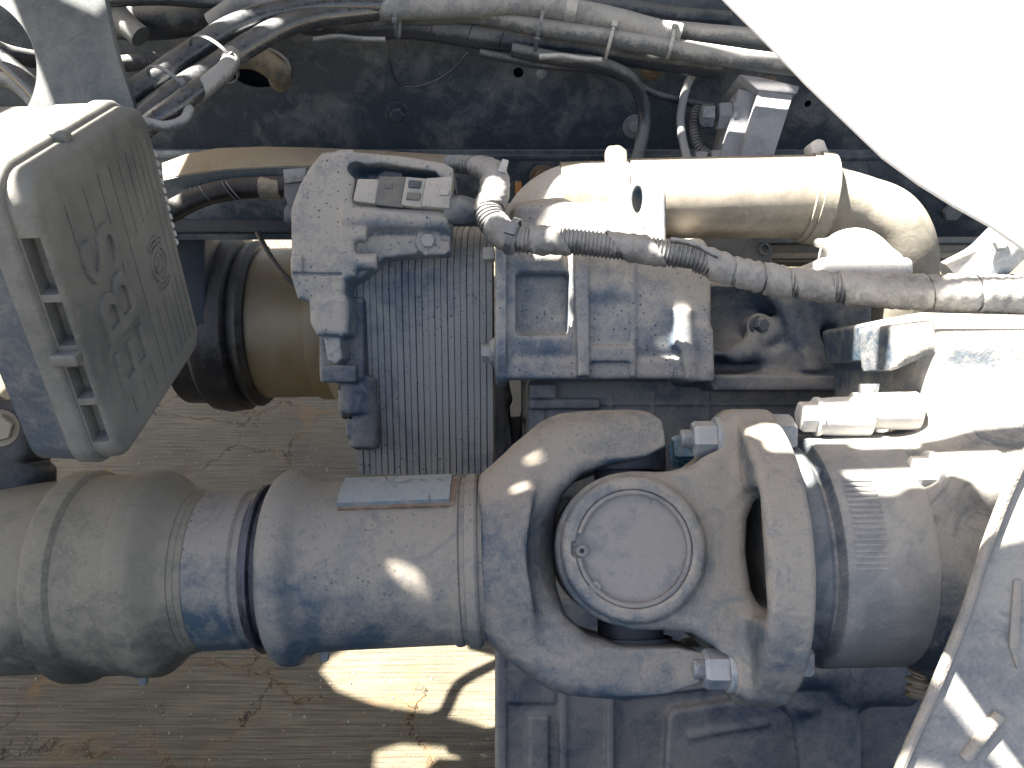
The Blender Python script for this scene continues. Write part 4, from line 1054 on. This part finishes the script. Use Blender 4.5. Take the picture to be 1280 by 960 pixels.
D2 = sub(disc, rec, k=8); D = un(un(webp, un(boss, boss2, k=5), k=16), D2, k=16)
# pads round the bolts
for a, b in ((135, 60), (-130, 60), (135, -60), (-130, -60)):
    D = un(D, g.cx(890, 955, J-a, b, 30, 5), k=8)
    D = sub(D, g.cx(840, 890, J-a, b, 25, 4), k=5)
bore = g.comb(np.sqrt((g.X-778)**2+(g.Y-(J-5))**2)-66, np.abs(Z_-110)-18, 1.5)
inner_ = g.cz(-50, 50, 785, J, 48, 3)
notch = g.box(708, 722, J-12, J+4, 92, 120, 2)
D = sub(D, bore, k=1.5); D = sub(D, inner_, notch, k=2)
sdf_obj('casting', g, D, RY, 'yoke2', fy)
lathe('bearing_cap', RY(778, J-5, 84), RY.w, [(0, .0515), (.006, .0515), (.0068, .0505), (.0069, .047), (.0064, .0465), (.0066, .02), (.0068, .0005)], 'cap', fy, 96)
# snap ring with two eyes
ringp = [RY(778+63*math.cos(t), J-5-63*math.sin(t), 97) for t in np.linspace(math.radians(190), math.radians(190+335), 90)]
vs, fs = sweep(np.array([p[:] for p in ringp]), np.full(90, .0022), 8); mesh_obj('snap_ring', vs, fs, 'cap', fy)
for x, y in ((719, J-2), (733, J+38)):
    lathe('ring_eye', RY(x, y, 95), RY.w, [(0, .0052), (.0026, .0052), (.0026, .0022), (.0006, .0022)], 'cap', fy, 24)
    lathe('eye_shade_plug', RY(x, y, 95.2), RY.w, [(0, .002), (.0024, .002)], 'hole', fy, 16)  # near-black plug, the shade inside the eye painted as colour
for a, b, mt, st in ((135, 60, 'bolt', .010), (-130, 60, 'bolt', .008), (135, -60, 'bolt_blue', 0), (-130, -60, 'bolt', .008)):
    hexbolt('nut', RY(890, J-a, b), -U, .0178, .026, mt, fy, 1.2, stud=st, rot=.35)
lathe('bolt_head', RY(955, J+118, 60), U, [(0, .02), (.016, .02), (.02, .017)], 'bolt', fy, 6)
lathe('bolt_head', RY(955, J-140, 60), U, [(0, .02), (.016, .02), (.02, .017)], 'bolt', fy, 6)

# ============================================================ EBS BOX (left, near)
def rrect(y0, y1, z0, z1, r, n=7):
    out = []
    for cy, cz, a0 in ((y1-r, z1-r, 0), (y0+r, z1-r, 90), (y0+r, z0+r, 180), (y1-r, z0+r, 270)):
        for k in range(n+1):
            a = math.radians(a0+90*k/n); out.append((cy+r*math.cos(a), cz+r*math.sin(a)))
    return out
BY0, BY1, BZ0, BZ1 = .512, .718, 1.035, 1.278
XF = -.320
def loft_box(name, levels, mat, parent, r0=.024):
    vs = []; fs = []; n = None
    for X, ins in levels:
        ring = rrect(BY0+ins, BY1-ins, BZ0+ins, BZ1-ins, max(r0-ins, .004)); n = len(ring)
        vs += [(X, y, z) for y, z in ring]
    for i in range(len(levels)-1):
        for k in range(n): fs.append((i*n+k, i*n+(k+1) % n, (i+1)*n+(k+1) % n, (i+1)*n+k))
    fs.append(tuple(range(n))[::-1]); fs.append(tuple(range((len(levels)-1)*n, len(levels)*n)))
    return mesh_obj(name, vs, fs, mat, parent, 40)
eb = thing('brake_control_box', Vector((-.36, .61, BZ0)), 'grey plastic box lid with raised lettering EBS, upper left foreground', 'control box')
lid = loft_box('lid', [(XF-.018, 0), (XF-.010, .0), (XF-.0045, .0008), (XF-.0018, .0026), (XF-.0005, .0048), (XF, .0072)], 'plastic', None)
cuts = []
def cutbox(y0, y1, z0, z1, xa, xb): cuts.append(wbox('cutter', (xa, y0, z0), (xb, y1, z1), 'plastic', None, 0))
ztop, zbot = 1.250, 1.056
def line(y, za, zb): cutbox(y-.0007, y+.0007, zb, za, XF-.0011, XF+.01)
line(.549, ztop-.004, 1.212); line(.580, ztop-.002, 1.214)
line(.605, ztop, zbot); line(.626, ztop, zbot)
for y in (.643, .659, .671, .682): line(y, ztop, 1.185 + (y-.643)*.25); line(y, 1.118, zbot)
for y in (.692, .704): line(y, ztop, zbot)
for y in (.560, .585): line(y, 1.074, zbot)
for (za, zb) in [(1.236, 1.193), (1.187, 1.151), (1.134, 1.104), (1.098, 1.062)]:
    cutbox(BY0-.01, BY0+.014, zb, za, XF-.0155, XF-.003)
boolean(lid, cuts)
lid.parent = eb; lid.data.transform(Matrix.Translation(-eb.location))
for pnm in lid.data.polygons: pnm.use_smooth = True
lid.data.set_sharp_from_angle(angle=math.radians(32))
loft_box('rim', [(XF-.034, -.003), (XF-.033, -.0055), (XF-.0205, -.0055), (XF-.0185, -.004), (XF-.017, -.0005)], 'plastic', eb, .026)
loft_box('body', [(XF-.070, .004), (XF-.066, -.002), (XF-.0335, -.003)], 'plastic_blue', eb, .026)
wbox('tray_top', (XF-.13, BY0+.03, BZ1-.018), (XF-.066, BY1-.01, BZ1-.002), 'plastic_blue', eb, .004, 3)
wbox('clip', (XF-.0215, BY0-.0075, 1.1365), (XF-.002, BY0+.004, 1.1465), 'plastic', eb, .002, 3)
wbox('clip', (XF-.024, .592, BZ1-.001), (XF-.008, .602, BZ1+.0065), 'plastic', eb, .0015, 2)
# raised letters, read from the bottom up
def face_pt(a, b): return (XF, .573-b, 1.14+a)      # a along reading direction (+Z), b letter-up (-Y)
cu = bpy.data.curves.new('letters', 'FONT'); cu.body = 'EBS'; cu.size = .070; cu.extrude = .0026; cu.bevel_depth = .0004; cu.align_x = 'CENTER'
cu.space_character = 1.0
to = bpy.data.objects.new('tmp', cu); COL.objects.link(to)
dg = bpy.context.evaluated_depsgraph_get(); me = bpy.data.meshes.new_from_object(to.evaluated_get(dg)); bpy.data.objects.remove(to)
bb_ = np.array([v.co[:] for v in me.vertices]); w_ = bb_[:, 0].max()-bb_[:, 0].min(); h_ = bb_[:, 1].max()-bb_[:, 1].min()
kx, ky = .134/w_, .056/h_
Rm = Matrix(((0, 0, 1, XF+.0002), (0, -ky, 0, .603), (kx, 0, 0, 1.082-kx*bb_[:, 0].min()), (0, 0, 0, 1)))
me.transform(Rm); finish('letters', me, 'plastic', eb, 30)
# round crest : rings, three spokes and wave bars
ey, ez = .667, 1.147; bm = bmesh.new()
def fpr(pts, h): prism_bm(bm, [Vector((XF-.0003, y, z)) for y, z in pts], Vector((h, 0, 0)), 0)
def arc(r, wd, a0, a1, h, sy=1, cy=None, cz=None, n=18):
    cy = ey if cy is None else cy; cz = ez if cz is None else cz
    T = [math.radians(a0+(a1-a0)*k/n) for k in range(n+1)]
    for i in range(n):
        fpr([(cy+(r)*math.cos(T[i]), cz+r*math.sin(T[i])), (cy+(r+wd)*math.cos(T[i]), cz+(r+wd)*math.sin(T[i])), (cy+(r+wd)*math.cos(T[i+1]), cz+(r+wd)*math.sin(T[i+1])), (cy+r*math.cos(T[i+1]), cz+r*math.sin(T[i+1]))], h)
arc(.0145, .0022, 0, 359.9, .0022, n=36); arc(.0085, .0015, 0, 359.9, .0019, n=28)
for q_ in (1, -1):
    for rr_ in (.0195, .0235): arc(rr_, .0017, 90*q_-38, 90*q_+38, .002)
for aa in (90, 210, 330):
    a = math.radians(aa); c_, s_ = math.cos(a), math.sin(a)
    fpr([(ey+s_*.0012, ez-c_*.0012), (ey+c_*.0085+s_*.0008, ez+s_*.0085-c_*.0008), (ey+c_*.0085-s_*.0008, ez+s_*.0085+c_*.0008), (ey-s_*.0012, ez+c_*.0012)], .0018)
bm_obj('round_crest', bm, 'plastic', eb)
# ribbed cord seal on the far edge of the lid
for k in range(11):
    z = 1.225-k*.0085
    c = Vector((XF-.012, BY1+.003, z))
    vs, fs = lathe_vf(c-Vector((.012, 0, 0)), Vector((1, 0, .25)), [(0, .003), (.002, .0042), (.020, .0042), (.022, .003)], 12)
    mesh_obj('seal_rib', vs, fs, 'tie_lit', eb, 50)
# dark canister below-left of the box
F = Frame(.78)
dc = thing('brown_air_fitting', F(0, 620), 'dark brown rounded fitting at the left edge below the grey box', 'fitting')
g = G((-140, 480, -120), (75, 660, 40), 3)
D = un(g.cap((-100, 470, -20), (-30, 590, -20), 60, 40), g.cy(585, 625, 0, -40, 42, 8), g.box(-120, 30, 500, 580, -80, 0, 14), k=14)
sdf_obj('body', g, D, F, 'black', dc)
hexbolt('bolt', F(2, 535, 5), F.w+U*.5, .014, .014, 'brown', dc, 1.3)

# ============================================================ unseen tank below the viewer, added to block light off the ground
sk = thing('bounce_blocker', Vector((-.2, -.15, .15)), 'unseen dark tank along the truck side, nearest the viewer below the frame', 'blocker')
wbox('shell', (-2.6, -.62, .15), (2.2, .27, .80), 'rail_dark', sk, .12, 6)
for xx in (-1.6, -.2, 1.3): wbox('strap', (xx, -.63, .14), (xx+.05, .28, .81), 'black', sk, .125, 6)

# ============================================================ WHITE PANEL upper right
pn = V(1100, 120, .42); n_ = (UP*.3 - FW*.95).normalized()
outer = [(870, -40), (908, 0), (960, 52), (1010, 104), (1060, 152), (1105, 195), (1150, 228), (1195, 256), (1240, 281), (1300, 322), (1500, 420), (1500, -60), (852, -60)]
wp = prism('white_body_panel', [hit(x, y, pn, n_) for x, y in outer], -n_*.0035, 'white', None, .0012, 3)
solo(wp, 'bright white sunlit body panel with a curved lower edge, top right', 'body panel')
